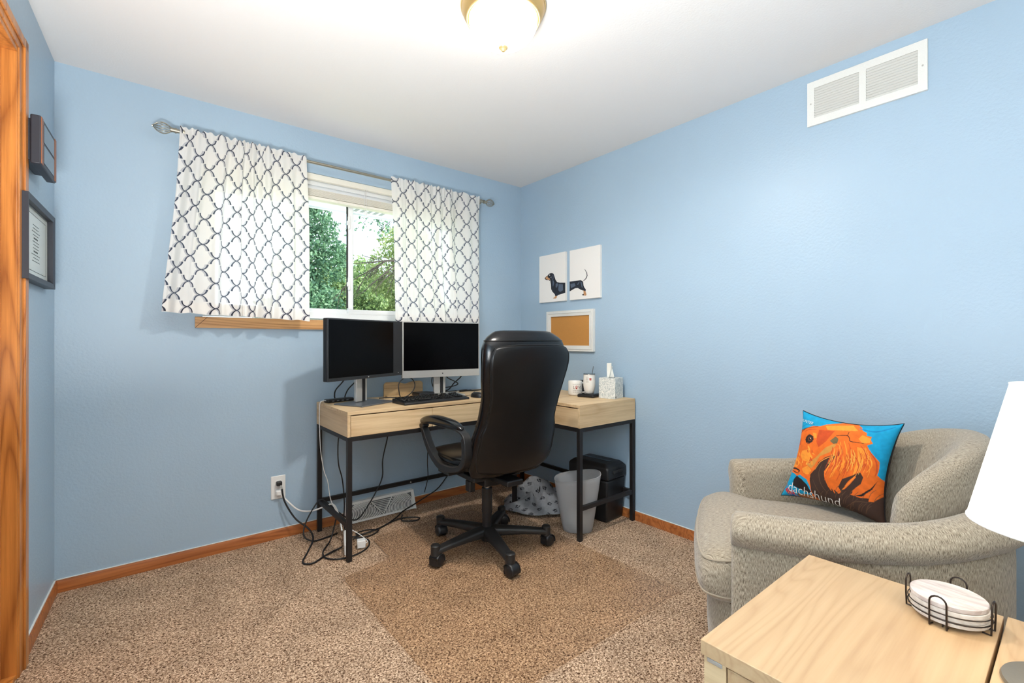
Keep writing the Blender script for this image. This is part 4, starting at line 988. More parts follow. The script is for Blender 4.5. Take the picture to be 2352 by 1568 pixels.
cable('cable', 'thin black cord hanging under the desk left of the chair seat', [(1.62, 2.91, .65), (1.615, 2.915, .5), (1.60, 2.912, .32), (1.60, 2.905, .2), (1.57, 2.90, .1)], .003, group=G2)
cable('cable', 'black cord hanging against the wall above the shredder', [(2.30, 2.92, .65), (2.31, 2.93, .55), (2.34, 2.93, .45), (2.35, 2.90, .34)], .0038, group=G2)
cable('cable', 'black cord running down beside the chair back under the desk', [(2.13, 2.90, .65), (2.08, 2.92, .58), (2.02, 2.93, .50)], .0038, group=G2)
G3 = 'cables on the desktop'
cable('cable', 'black cable from the left monitor to the dock, the left of the pair', [(.99, 2.74, .99), (.972, 2.79, .92), (.945, 2.85, .86), (.945, 2.872, .82), (.948, 2.873, T+.022)], .0038, group=G3)
cable('cable', 'black cable from the left monitor to the dock, the right of the pair', [(1.09, 2.80, .99), (1.07, 2.83, .92), (1.03, 2.87, .86), (1.015, 2.885, .82), (1.012, 2.883, T+.022)], .0038, group=G3)
cable('cable', 'black cable standing in a round loop before the wooden rack', [(1.21, 2.83, T+.005), (1.28, 2.83, T+.005), (1.335, 2.80, T+.004), (1.325, 2.78, T+.03), (1.325, 2.79, T+.09), (1.37, 2.80, T+.128), (1.42, 2.80, T+.122), (1.445, 2.80, T+.085), (1.435, 2.80, T+.045), (1.39, 2.79, T+.012), (1.34, 2.77, T+.005), (1.31, 2.73, T+.005), (1.335, 2.68, T+.005), (1.37, 2.65, T+.005)], .0034, group=G3)
cable('cable', 'black cable trailing behind the small black box', [(1.44, 2.74, T+.005), (1.47, 2.725, T+.005), (1.56, 2.74, T+.005), (1.60, 2.80, T+.005), (1.66, 2.86, T+.005), (1.80, 2.90, T+.005), (1.95, 2.88, T+.005)], .0030, group=G3)
cable('cable', 'black cable hanging left of the right monitor stand', [(1.60, 2.80, .97), (1.585, 2.82, .90), (1.60, 2.84, .85), (1.64, 2.86, T+.012)], .0036, group=G3)
cable('cable', 'black cables crossing right of the right monitor stand', [(1.69, 2.84, .96), (1.72, 2.85, .90), (1.79, 2.86, .865), (1.82, 2.86, .845), (1.79, 2.87, .83), (1.70, 2.87, .82), (1.66, 2.87, T+.02)], .0036, group=G3)
cable('cable', 'black cable looping down to the desktop behind the right monitor', [(1.86, 2.84, .96), (1.85, 2.86, .90), (1.80, 2.88, .85), (1.76, 2.89, T+.02), (1.70, 2.89, T+.005)], .0042, group=G3)
cable('cable', 'thin black cable from the mouse across the desktop', [(1.74, 2.57, T+.012), (1.70, 2.60, T+.003), (1.67, 2.66, T+.003), (1.70, 2.72, T+.003)], .0018, group=G3)
cable('cable', 'black cable lying at the right end of the desktop back edge', [(1.90, 2.86, T+.006), (1.98, 2.84, T+.005), (2.06, 2.87, T+.005), (2.10, 2.83, T+.005), (2.02, 2.80, T+.005)], .004, group=G3)
# ---------------------------------------------------------------- chair mat
def chair_mat():
    P = [(.785, 1.175), (1.96, 1.175), (1.965, 2.10), (1.80, 2.12), (1.80, 2.60), (1.765, 2.64), (1.12, 2.63), (1.07, 2.585), (1.055, 2.345), (1.03, 2.315), (.80, 2.275), (.785, 2.25)]
    q = MB(); q.prism(P, .0015, .0042); o = q.build('chair_mat', 'mat_plastic', smooth=0, bevel=.001); recenter(o); tag(o, 'clear plastic chair mat with a lip on the brown carpet', 'chair mat')
    e = MB(); e.tube([(x-o.location.x, y-o.location.y, .003) for x, y in P], .0022, 6, closed=True); e.build('edge', 'mat_plastic', o)
chair_mat()
# ---------------------------------------------------------------- office chair
def office_chair():
    t = thing('office_chair', 'high-backed black leather office chair turned towards the desk', 'office chair', (1.527, 2.10, .0045), math.radians(86.7-90))
    wor = lambda a: math.radians(a)-math.radians(-3.3)
    q = MB(); q.lathe([(.0001, .045), (.030, .045), (.034, .06), (.045, .075), (.047, .105), (.038, .122), (.0001, .122)], 28); q.build('hub', 'chair_plastic', t, smooth=50)
    for i in range(5):
        a = wor(-106+72*i); c, s = math.cos(a), math.sin(a); M = Matrix(((c, -s, 0, 0), (s, c, 0, 0), (0, 0, 1, 0), (0, 0, 0, 1)))
        def fn(u, v):
            x = .02+.312*u; w = .038-.012*u; zt = .124-.020*u-.010*u*u; zb = .066-.002*u+.008*math.sin(PI*u); k = 2*PI*v
            cx, cz = math.cos(k), math.sin(k); e = .62
            return (x, w*math.copysign(abs(cx)**e, cx), (zt+zb)/2+(zt-zb)/2*math.copysign(abs(cz)**e, cz))
        q = MB(); q.grid(fn, 14, 20, cv=True, M=M); 
        q.cyl((.333, 0, .060), (.333, 0, .108), .025, 20, M=M); q.cyl((.333, 0, .108), (.333, 0, .113), .025, 20, r2=.019, M=M); leg = q.build('leg', 'chair_plastic', t, smooth=50)
        sw = [20, 35, -60, 150, 200][i]; b = a+math.radians(sw)
        w = MB(); w.cyl((0, 0, .03), (0, 0, .062), .007, 10)
        w.grid(lambda u, v: (.012+.033*math.cos(PI*(1.02*u-.12)), (v-.5)*.056, .031+.033*math.sin(PI*(1.02*u-.12))), 16, 5); w.box((-.012, 0, .03), (.012, .05, .04)); w.bm.normal_update()
        cas = w.build('caster', 'black_plastic', t, loc=(.333*c, .333*s, 0), rotz=b, smooth=50, solid=.003)
        for sx in (-1, 1):
            w = MB(); w.lathe([(.0001, -.011), (.024, -.011), (.029, -.007), (.029, .007), (.024, .011), (.0001, .011)], 24, M=Matrix.Translation((.012, sx*.0165, .030)) @ Matrix.Rotation(PI/2, 4, 'X')); w.build('wheel', 'black_plastic', cas, smooth=40)
    q = MB(); q.cyl((0, 0, .11), (0, 0, .22), .0265, 24); q.build('gas_lift', 'black_plastic', t); q = MB(); q.cyl((0, 0, .32), (0, 0, .385), .0165, 20); q.build('piston', 'chrome', t)
    q = MB(); q.cyl((0, 0, .20), (0, 0, .335), .029, 24); q.build('lift_cover', 'chair_plastic', t)
    q = MB(); q.box((0, -.0, .398), (.17, .22, .045)); q.box((0, .04, .425), (.30, .30, .03)); q.box((0, -.17, .425), (.10, .20, .03)); q.box((-.12, -.02, .372), (.035, .05, .06)); q.build('tilt_mechanism', 'black_plastic', t, bevel=.006)
    q = MB(); q.tube([(.08, .02, .395), (.20, .03, .39), (.24, .03, .385)], .006, 8); q.build('lever', 'black_plastic', t)
    # seat: pan + cushion
    def seat(u, v):
        a = 2*PI*u; c, s = math.cos(a), math.sin(a); n = 3.2; k = math.sin(PI*v)**.45 if 0 < v < 1 else 0
        x = .246*math.copysign(abs(c)**(2/n), c)*k; y = .268*math.copysign(abs(s)**(2/n), s)*k+.085
        z = .497-.045*math.cos(PI*v); z += (-.022*max(0, (y-.18)/.15)**2) + (.012*math.sin(PI*v)*(abs(x)/.26)**2 if v > .5 else 0)
        if v < .5: z = .497-.055*math.cos(PI*v)**1
        return (x, y, z+.012)
    q = MB(); q.grid(seat, 56, 24, cu=True); q.build('seat', 'leather', t, smooth=180, sub=0)
    q = MB(); q.tube([(.249*math.copysign(abs(math.cos(a))**.625, math.cos(a)), .271*math.copysign(abs(math.sin(a))**.625, math.sin(a))+.085, .507) for a in [2*PI*i/60 for i in range(60)]], .0045, 6, closed=True); q.build('seat_piping', 'leather_panel', t)
    # backrest
    Wt = [(.46, .205), (.49, .222), (.56, .234), (.66, .228), (.74, .212), (.81, .210), (.88, .214), (.95, .232), (1.05, .246), (1.12, .246), (1.16, .230), (1.185, .20), (1.205, .14)]
    Yr = [(.46, -.245), (.49, -.262), (.56, -.288), (.70, -.322), (.88, -.378), (1.05, -.420), (1.13, -.428), (1.17, -.415), (1.205, -.375)]
    Th = [(.46, .06), (.50, .10), (.60, .135), (.75, .12), (.85, .115), (.95, .105), (1.05, .105), (1.13, .115), (1.18, .09), (1.205, .04)]
    def back(u, v):
        z = .46+.745*v; a = 2*PI*u; c, s = math.cos(a), math.sin(a); w = smin(z, Wt)+.004; th = smin(z, Th); yr = smin(z, Yr); n = 2.5
        x = w*math.copysign(abs(c)**(2/3.4), c); yc = yr+th/2+.004; y = yc+(th/2)*math.copysign(abs(s)**(2/n), s)
        if s > 0: y += .012*s*math.sin((z-.5)*26)*(1-abs(x)/w*.6)
        return (x, y+.018*(abs(x)/w)**2, z)
    q = MB(); q.grid(back, 64, 60, cu=True); q.ngon([back(i/64, 1) for i in range(64)]); q.ngon([back(i/64, 0) for i in range(63, -1, -1)]); bk = q.build('backrest', 'leather', t, smooth=180, sub=1, weld=True)
    Wp = [(.487, .205), (.50, .222), (.56, .232), (.70, .232), (.74, .212), (.81, .208), (.88, .210), (.95, .222), (1.05, .238), (1.10, .238), (1.125, .226), (1.132, .21)]
    def panel(u, v):
        z = .487+.645*v; w = smin(z, Wp); x = (u-.5)*2*w; k = abs(u-.5)*2
        zz = z+(-.016*k**4*(v > .5)*v + .020*k**3*(1-v)**4)
        return (x, smin(z, Yr)-.013+.030*k**3+.006*math.sin(z*9)*(1-k)-.0, zz)
    q = MB(); q.grid(panel, 40, 60); q.build('back_panel', 'leather_panel', t, smooth=180, solid=.008)
    edge = [panel(0, j/40) for j in range(41)]+[panel(i/20, 1) for i in range(1, 21)]+[panel(1, 1-j/40) for j in range(1, 41)]
    q = MB(); q.tube([(x, y-.001, z) for x, y, z in edge], .0042, 8); q.build('piping', 'leather_panel', t)
    for k in (.26, -.26):
        pts = []
        for j in range(22):
            z = .55+.56*j/21; w = smin(z, Wt)+.004; pts.append((math.copysign(w+.001, k), smin(z, Yr)+smin(z, Th)*.52+.012, z))
        q = MB(); q.tube(pts, .0035, 6); q.build('piping', 'leather_panel', t)
    q = MB(); q.tube([back(u, .93) for u in [i/64 for i in range(65)]], .003, 6); q.build('piping', 'leather_panel', t)
    # armrests
    arm = [(.335, .675), (.318, .644), (.286, .601), (.221, .537), (.137, .489), (.039, .466), (-.089, .478), (-.200, .513), (-.247, .560), (-.254, .62), (-.236, .680), (-.174, .706), (-.06, .712), (.09, .712), (.23, .700)]
    for sx in (-1, 1):
        q = MB(); P = smoothpath([(sx*.252, y*.88-.004, z) for y, z in arm], 6, closed=True); n = len(P); V = []; cen = Vector((sx*.252, .03, .60))
        for p in P:
            d_ = (cen-p); d_.x = 0; d_.normalize(); hw = .022; th = .038 if p.z < .68 else .018
            V += [p+Vector((-hw, 0, 0)), p+Vector((hw, 0, 0)), p+d_*th+Vector((hw*.9, 0, 0)), p+d_*th+Vector((-hw*.9, 0, 0))]
        Fc = [(i*4+k, i*4+(k+1) % 4, ((i+1) % n)*4+(k+1) % 4, ((i+1) % n)*4+k) for i in range(n) for k in range(4)]
        q.faces(V, Fc); ar = q.build('armrest', 'chair_plastic', t, smooth=50, bevel=.006, seg=3)
        def pad(u, v):
            y = .306-.47*u; a = 2*PI*v; c, s = math.cos(a), math.sin(a); e = math.sin(PI*min(1, max(0, u)))**.28 if 0 < u < 1 else 0
            zc = .722-.034*max(0, (.5-u)/.5)**2.2-.012*max(0, (u-.75)/.25)**2; w = .033*e; h = .025*e
            return (sx*.252+w*math.copysign(abs(c)**.7, c), y, zc+h*math.copysign(abs(s)**.8, s))
        q = MB(); q.grid(pad, 36, 20, cv=True); q.build('arm_pad', 'leather', ar, smooth=180)
        b = MB(); b.box((sx*.21, .03, .455), (.09, .12, .012)); b.build('arm_bracket', 'black_plastic', ar, smooth=0)
office_chair()
# ---------------------------------------------------------------- upholstered armchair
AC, AR = (1.948, .615), math.radians(117.8)      # centre and facing
def armchair():
    t = thing('armchair', 'grey-beige upholstered barrel armchair in front of the right wall', 'armchair', (AC[0], AC[1], 0), AR-PI/2)
    # local: +Y forward, +X to the chair's right (towards the side table is -X... left side faces the camera)
    def top(y): return interp(y, [(-.42, .705), (-.30, .690), (-.15, .655), (.05, .628), (.30, .612)])
    def plan(s_):      # s_ in 0..1 from the near (camera) arm front, round the back, to the far arm front
        pts = PL; k = s_*(len(pts)-1); i = min(int(k), len(pts)-2); f = k-i; return pts[i].lerp(pts[i+1], f)
    near, far = -.385, .375
    PL = smoothpath([(near+.03, .255, 0), (near+.005, .12, 0), (near-.01, -.05, 0), (near+.005, -.22, 0), (near+.085, -.355, 0), (-.15, -.425, 0), (0, -.44, 0), (.15, -.425, 0), (far-.085, -.355, 0), (far-.005, -.22, 0), (far+.01, -.05, 0), (far-.005, .12, 0), (far-.03, .235, 0)], 6)
    def sect(p, n_, zt, k):      # closed cross-section; n_ = outward direction
        out = []
        prof = [(-.055, .26), (-.055, zt-.075)]
        prof += [(.012-.066*math.cos(a), zt-.058+.058*math.sin(a)) for a in [PI*i/14 for i in range(0, 15)]]
        prof += [(.012+.058*math.cos(a), zt-.058-.050*math.sin(a)) for a in (PI*.14, PI*.28, PI*.40)]
        prof += [(.034, zt-.112), (.036, zt-.16), (.036, .30), (.030, .07), (-.03, .07), (-.055, .12)]
        for (o, z) in prof: out.append((p.x+n_.x*o, p.y+n_.y*o, z))
        return out
    def arm_mesh(s0, s1, ns, name, cap0=False, cap1=False):
        q = MB(); V = []; S = []; dist = 0; last = None
        for i in range(ns):
            s_ = s0+(s1-s0)*i/(ns-1); p = plan(s_); a = plan(max(0, s_-.01)); b = plan(min(1, s_+.01)); d_ = (b-a).normalized(); n_ = Vector((-d_.y, d_.x, 0)); 
            if n_.dot(p-Vector((0, -.05, 0))) < 0: n_ = -n_
            dist += (p-last).length if last else 0; last = p; S.append(dist); V.append(sect(p, n_, top(p.y), 0))
        m = len(V[0]); VV = [v for r in V for v in r]; Fc = [(i*m+j, i*m+(j+1) % m, (i+1)*m+(j+1) % m, (i+1)*m+j) for i in range(ns-1) for j in range(m)]
        cl = [0]; 
        for j in range(m): a, b = Vector(V[0][j]), Vector(V[0][(j+1) % m]); cl.append(cl[-1]+(b-a).length)
        _, fs = q.faces(VV, Fc)
        for f, (i, j) in zip(fs, [(i, j) for i in range(ns-1) for j in range(m)]):
            for lp, (a, b) in zip(f.loops, ((0, 0), (0, 1), (1, 1), (1, 0))): lp[q.uv].uv = (S[i+a], cl[j+b])
        def cap(row, inv, front):
            c = Vector((0, 0, 0)); [c.__iadd__(Vector(v)) for v in row]; c /= len(row)
            # rounded, puffed end panel
            rings = [row]
            fw2 = front
            for k, (sc_, of) in enumerate(((.98, .018), (.88, .034), (.5, .044))):
                rings.append([tuple(Vector(((v[0]-c.x)*sc_+c.x+fw2.x*of, (v[1]-c.y)*sc_+c.y+fw2.y*of, (v[2]-c.z)*(1-(1-sc_)*.25)+c.z))) for v in row])
            VV = [v for r in rings for v in r]; Fc = [(i*m+j, i*m+(j+1) % m, (i+1)*m+(j+1) % m, (i+1)*m+j) for i in range(3) for j in range(m)]+[tuple(3*m+j for j in range(m))]
            _, fs = q.faces(VV, Fc)
            for f in fs:
                for lp in f.loops: lp[q.uv].uv = (lp.vert.co.x+lp.vert.co.y*.3, lp.vert.co.z)
        if cap0: d_ = (plan(0)-plan(.02)).normalized(); cap(V[0], False, d_)
        if cap1: d_ = (plan(1)-plan(.98)).normalized(); cap(V[-1], True, d_)
        return q.build(name, 'upholstery', t, smooth=55)
    arm_mesh(0, .36, 34, 'armrest', cap0=True); arm_mesh(.358, .642, 34, 'back_shell'); arm_mesh(.64, 1, 34, 'armrest', cap1=True)
    # back cushion: thick curved pad rising above the shell
    def back(u, v):
        a = math.radians(200+140*u) ; k = 2*PI*v; rx, ry = .262, .30
        top_ = .655+.205*math.sin(PI*(.02+.96*u))**.55*1.0; th = .125*math.sin(PI*(.03+.94*u))**.35
        cx, cz = math.cos(k), math.sin(k); zc = (top_+.40)/2; hz = (top_-.40)/2
        z = zc+hz*math.copysign(abs(cz)**.55, cz); o = th/2*math.copysign(abs(cx)**.6, cx)
        lean = .10*max(0, (z-.45)/.4)
        return ((rx+.03+o)*math.cos(a)*(1+lean*.15), -.035+(ry+.0+o+lean*.9)*math.sin(a), z)
    q = MB(); q.grid(back, 46, 30, cv=True); q.ngon([back(0, j/30) for j in range(30)]); q.ngon([back(1, j/30) for j in range(30)])
    for f in q.bm.faces:
        for lp in f.loops: lp[q.uv].uv = (lp[q.uv].uv[0]*.85, lp[q.uv].uv[1]*1.0) if len(f.verts) == 4 else (lp.vert.co.x-lp.vert.co.y, lp.vert.co.z)
    q.build('back_cushion', 'upholstery', t, smooth=180, weld=True)
    # T-shaped seat cushion
    P = smoothpath([(-.300, -.26, 0), (-.305, .20, 0), (-.325, .265, 0), (-.355, .285, 0), (-.365, .34, 0), (-.335, .392, 0), (-.2, .415, 0), (0, .422, 0), (.2, .415, 0), (.325, .392, 0), (.355, .34, 0), (.345, .285, 0), (.315, .265, 0), (.295, .20, 0), (.290, -.26, 0), (0, -.30, 0)], 5, closed=True)
    cen = Vector((0, .08, 0)); m = len(P); rings = []
    for (s_, z) in ((.0, .300), (.6, .300), (.93, .305), (.985, .325), (1.0, .355), (1.005, .395), (.985, .435), (.95, .458), (.88, .472), (.7, .482), (.4, .488), (.0, .490)):
        rings.append([(cen.x+(p.x-cen.x)*s_, cen.y+(p.y-cen.y)*s_, z-(.0 if z < .4 else .018*max(0, (p.y*s_-.30)/.12))) for p in P])
    VV = [v for r in rings for v in r]; q = MB(); _, fs = q.faces(VV, [(i*m+j, i*m+(j+1) % m, (i+1)*m+(j+1) % m, (i+1)*m+j) for i in range(len(rings)-1) for j in range(m)])
    for f in fs:
        hz = abs(f.calc_center_median().z); side = .32 < hz < .44
        for lp in f.loops: c = lp.vert.co; lp[q.uv].uv = (c.x-c.y*(1 if side else 0), (c.z if side else c.y))
    q.build('seat_cushion', 'upholstery', t, smooth=180, weld=True)
    q = MB(); q.tube([(cen.x+(p.x-cen.x)*.972, cen.y+(p.y-cen.y)*.972, .450-.018*max(0, (p.y-.30)/.12)) for p in P], .0035, 6, closed=True); q.tube([(cen.x+(p.x-cen.x)*.99, cen.y+(p.y-cen.y)*.99, .330) for p in P], .0035, 6, closed=True); q.build('welting', 'upholstery', t)
    # front rail and deck below the cushion
    q = MB(); q.grid(lambda u, v: ((.335*math.copysign(min(1, abs(math.cos(2*PI*u))**.35), math.cos(2*PI*u))), .045+.32*math.copysign(abs(math.sin(2*PI*u))**.35, math.sin(2*PI*u))+.012*math.sin(PI*v), .05+.24*v), 64, 8, cu=True)
    for f in q.bm.faces:
        for lp in f.loops: lp[q.uv].uv = (lp.vert.co.x+lp.vert.co.y, lp.vert.co.z)
    q.build('front_rail', 'upholstery', t, smooth=60)
    for (x, y) in ((-.27, .24), (.27, .24), (-.25, -.28), (.25, -.28)):
        q = MB(); q.cyl((x, y, 0), (x, y, .075), .02, 14, r2=.028); q.build('foot', 'oak_base', t)
armchair()
# ---------------------------------------------------------------- dachshund cushion
def pillow():
    BL, BR, TL, TR = Vector((2.163, .824, .492)), Vector((2.088, .445, .492)), Vector((2.155, .735, .868)), Vector((2.135, .405, .862))
    cen = (BL+BR+TL+TR)/4; nrm = ((BR-BL).cross(TL-BL)).normalized()
    if nrm.dot(-cen) < 0: nrm = -nrm
    t = thing('throw_pillow', 'turquoise throw pillow with an orange dachshund head leaning in the armchair', 'pillow', (cen.x, cen.y, .492)); O = Vector(t.location)
    def surf(u, v, side, off=0):     # v = 0 at the top
        pu = 4*u*(1-u); pv = 4*v*(1-v)
        uu = .5+(u-.5)*(1-.15*pv**.9); vv = .5+(v-.5)*(1-.15*pu**.9)
        p = (TL*(1-uu)+TR*uu)*(1-vv)+(BL*(1-uu)+BR*uu)*vv
        d_ = .062*(pu*pv)**.42*(1-.0*v)+.0025*math.sin(19*u+7*v)*pu*pv; 
        return p-O+nrm*(side*d_+off)
    N = 300; q = MB(); q.grid(lambda u, v: surf(u, v, 1), N, N); o = q.build('front_panel', 'pillow_print', t, smooth=180)
    Q = [np.array(c, float) for c in ((475, 95), (1785, 205), (1540, 1640), (85, 1245))]
    U, Vv = np.meshgrid(np.linspace(0, 1, N), np.linspace(0, 1, N), indexing='ij')
    pu, pv = 4*U*(1-U), 4*Vv*(1-Vv); uu = .5+(U-.5)*(1-.15*pv**.9); vv = .5+(Vv-.5)*(1-.15*pu**.9)
    P = ((1-uu)*(1-vv))[..., None]*Q[0]+(uu*(1-vv))[..., None]*Q[1]+(uu*vv)[..., None]*Q[2]+((1-uu)*vv)[..., None]*Q[3]; P = P.reshape(-1, 2)
    OR, OL, OD, BRN, DK = (226, 104, 22), (240, 146, 44), (198, 72, 20), (58, 36, 26), (26, 12, 14)
    shapes = [
        (OR, [(335, 470), (390, 400), (460, 350), (560, 320), (680, 285), (790, 285), (860, 262), (1050, 240), (1230, 245), (1320, 285), (1345, 325), (1400, 350), (1400, 385), (1460, 400), (1450, 440), (1475, 490), (1410, 515), (1440, 580), (1500, 680), (1535, 740), (1525, 830), (1500, 920), (1540, 1000), (1545, 1150), (1545, 1750), (1000, 1750), (650, 1250), (640, 1100), (600, 1000), (500, 940), (440, 960), (400, 930), (250, 900), (232, 845), (265, 740), (290, 640), (310, 560)]),
        (OD, [(335, 480), (400, 440), (490, 455), (480, 540), (390, 580), (310, 640), (320, 540)]), (OL, [(520, 620), (640, 590), (720, 700), (640, 760), (540, 740), (500, 680)]), (OL, [(300, 730), (420, 700), (500, 780), (430, 840), (250, 830)]),
        (OL, [(540, 850), (640, 810), (690, 880), (640, 930), (560, 910)]), ((206, 140, 60), [(620, 790), (760, 700), (900, 560), (1000, 510), (1040, 520), (960, 620), (820, 680), (740, 800), (690, 850)]),
        (OL, [(690, 370), (750, 380), (760, 440), (720, 440), (700, 400)]), (OL, [(860, 280), (1200, 262), (1290, 330), (1150, 330), (900, 330)]), (OD, [(780, 330), (1000, 340), (900, 480), (800, 560), (760, 480)]),
        ((110, 96, 62), [(950, 470), (1020, 410), (1060, 440), (1050, 500), (1000, 510)]),
        (DK, [(355, 1090), (375, 1010), (440, 955), (520, 1000), (600, 1080), (655, 1200), (560, 1190), (420, 1120)]),
        (BRN, [(1085, 600), (1020, 650), (900, 690), (800, 760), (740, 860), (670, 930), (650, 1010), (655, 1180), (720, 1290), (900, 1750), (1545, 1750), (1535, 1320), (1535, 1220), (1440, 1290), (1390, 1285), (1400, 1240), (1310, 1235), (1200, 1195), (1230, 1150), (1100, 1150), (1040, 1190), (1000, 1140), (920, 1100), (880, 960), (880, 880), (960, 780), (1060, 700), (1095, 640)]),
        (BRN, [(1050, 1090), (1110, 980), (1230, 930), (1330, 880), (1362, 950), (1330, 1040), (1250, 1110), (1190, 1180), (1080, 1160)]), (OR, [(1095, 1130), (1180, 1010), (1270, 930), (1280, 950), (1200, 1050), (1130, 1120)]),
        (DK, [(1500, 1000), (1400, 1080), (1330, 1180), (1240, 1210), (1330, 1215), (1440, 1120)]), (OR, [(1190, 1190), (1300, 1130), (1400, 1040), (1420, 960), (1500, 1000), (1430, 1100), (1340, 1170), (1250, 1195)]), (OR, [(1300, 1230), (1420, 1160), (1500, 1060), (1530, 1100), (1470, 1180), (1370, 1235)]), (OR, [(1395, 1280), (1490, 1200), (1540, 1140), (1520, 1220), (1450, 1270)]),
        (OL, [(1300, 540), (1400, 560), (1400, 680), (1340, 820), (1240, 930), (1270, 820), (1310, 680)]), (OL, [(1350, 380), (1450, 420), (1440, 480), (1360, 490), (1310, 430)]),
        ((150, 92, 52), [(400, 1210), (560, 1215), (660, 1230), (740, 1330), (900, 1640), (600, 1470), (430, 1300)]),
        ((40, 24, 20), [(575, 465), (600, 425), (650, 400), (700, 420), (715, 460), (690, 490), (640, 512), (590, 500)]), ((110, 60, 36), [(615, 450), (640, 425), (675, 432), (688, 460), (665, 482), (630, 480)]), ((20, 10, 12), [(632, 450), (650, 438), (668, 450), (660, 470), (640, 470)]), ((235, 230, 230), [(655, 440), (668, 442), (666, 454), (654, 452)]),
        ((190, 50, 60), [(190, 1150), (250, 1130), (300, 1180), (370, 1190), (340, 1240), (250, 1230)]), ((40, 110, 170), [(250, 1190), (300, 1210), (400, 1240), (440, 1280), (350, 1290), (270, 1250)])]
    st = [(DK, 11, [(240, 838), (320, 858), (400, 858), (440, 865), (490, 885), (470, 905)]), (DK, 6, [(330, 885), (400, 905), (470, 920)]), (DK, 5, [(1030, 400), (1100, 395), (1170, 395), (1200, 430), (1215, 465), (1300, 480), (1380, 490)]), (DK, 4, [(1170, 390), (1180, 350)]),
          ((236, 150, 60), 5, [(745, 860), (820, 760), (920, 700), (1020, 660), (1080, 580), (1075, 520), (1020, 505)]), (OL, 8, [(900, 900), (960, 790), (1080, 700), (1110, 600), (1090, 480)]), (OL, 9, [(960, 960), (1040, 830), (1160, 740), (1180, 600), (1140, 470)]), (OD, 6, [(880, 1000), (930, 860), (1050, 760), (1120, 640), (1100, 520)]),
          (OD, 7, [(1040, 1000), (1120, 860), (1220, 760), (1240, 620), (1200, 490)]), (OD, 6, [(1300, 860), (1400, 740), (1400, 620), (1340, 520)]), (OL, 7, [(1400, 880), (1460, 780), (1440, 660)]), (OD, 8, [(1440, 600), (1500, 720), (1500, 860), (1480, 930)]), (OR, 12, [(900, 940), (920, 1040), (950, 1140)]), (OR, 14, [(1000, 960), (1010, 1060), (1030, 1160)]), (OR, 9, [(960, 980), (965, 1080), (990, 1180)]),
          (OL, 4, [(1100, 1130), (1200, 1020), (1290, 910)]), (OD, 5, [(560, 360), (640, 330), (740, 330)]), (DK, 4, [(430, 410), (540, 340), (560, 325)]), ((90, 60, 40), 4, [(700, 1000), (760, 1150), (860, 1300)]), ((96, 66, 44), 4, [(850, 780), (800, 900), (820, 1050), (900, 1200)]), ((96, 66, 44), 4, [(1100, 1380), (1250, 1290), (1400, 1300)]),
          ((0, 120, 170), 8, [(1300, 300), (1500, 330), (1700, 260)]), ((0, 134, 176), 8, [(440, 330), (600, 260), (700, 270)]), ((190, 60, 40), 5, [(235, 1010), (205, 1060), (250, 1110)])]
    rg = random.Random(21)
    for i in range(70):          # loose brush strokes following the hair
        s0 = rg.uniform(0, 1); x = 980+430*s0+rg.uniform(-30, 30); y = 540+rg.uniform(0, 160); L = rg.uniform(120, 300)
        st.append((rg.choice([OL, OD, (236, 170, 70), (214, 90, 24)]), rg.uniform(3, 6), [(x, y), (x-.10*L+60*s0, y+.5*L), (x-.35*L+90*s0, y+L)]))
    for i in range(26):
        a = rg.uniform(700, 1450); b = rg.uniform(1180, 1500); st.append(((98, 66, 46), 3, [(a, b), (a+30, b-70), (a+80, b-120)]))
    for i in range(30):
        a = rg.uniform(300, 720); b = rg.uniform(545, 780); st.append((rg.choice([OL, OD, (244, 160, 60)]), rg.uniform(5, 11), [(a, b), (a+rg.uniform(-20, 40), b+rg.uniform(20, 60))]))
    st += [(DK, 4, [(335, 470), (400, 400), (560, 322), (760, 288)]), (DK, 4, [(335, 470), (300, 600), (262, 740), (232, 845)]), ((60, 30, 20), 5, [(585, 440), (640, 400), (705, 425)]), ((60, 30, 20), 4, [(590, 500), (640, 516), (710, 480)]), (OL, 5, [(540, 870), (590, 920), (660, 925)])]
    rg = random.Random(8)
    for i in range(46):
        a = rg.uniform(200, 430); b = 1140+(a-200)*.42+rg.uniform(-40, 50); st.append(((rg.choice([(200, 60, 60), (60, 130, 190), (240, 150, 70), (30, 40, 80)])), 5, [(a, b), (a+14, b+6)]))
    for i in range(90):
        a = rg.uniform(470, 1000); l = rg.randint(0, 3); b = 1235+(a-470)*.27+l*26; st.append(((226, 150, 90) if a < 740 else (150, 140, 140), 3.2, [(a, b), (a+rg.uniform(8, 20), b+4)]))
    set_print(o, raster(P, (0, 150, 192), shapes, st))
    q = MB(); q.grid(lambda u, v: surf(u, v, -1.45), 60, 60); q.build('back_panel', 'pillow_black', t, smooth=180)
    # lettering follows the cloth
    def uvof(px): 
        u, v = bil_inv([Q[0], Q[1], Q[2], Q[3]], px)
        for _ in range(6):
            pu, pv = 4*u*(1-u), 4*v*(1-v); a, b = bil_inv([Q[0], Q[1], Q[2], Q[3]], px); u = .5+(a-.5)/(1-.15*max(0, pv)**.9); v = .5+(b-.5)/(1-.15*max(0, pu)**.9)
        return u, v
    def put(name, body, a, b, hgt, shear=0, mat='white_ink'):
        a, b = np.array(a, float), np.array(b, float); L = np.linalg.norm(b-a); d_ = (b-a)/L; up = np.array((d_[1], -d_[0]))
        me = text_mesh(body, 1.0, align='LEFT', shear=shear, offset=-.012); xs = [v.co.x for v in me.vertices]; x0, x1 = min(xs), max(xs)
        bm = bmesh.new(); bm.from_mesh(me); bmesh.ops.triangulate(bm, faces=bm.faces); bmesh.ops.subdivide_edges(bm, edges=[e for e in bm.edges if e.calc_length() > .08], cuts=2); bm.to_mesh(me); bm.free()
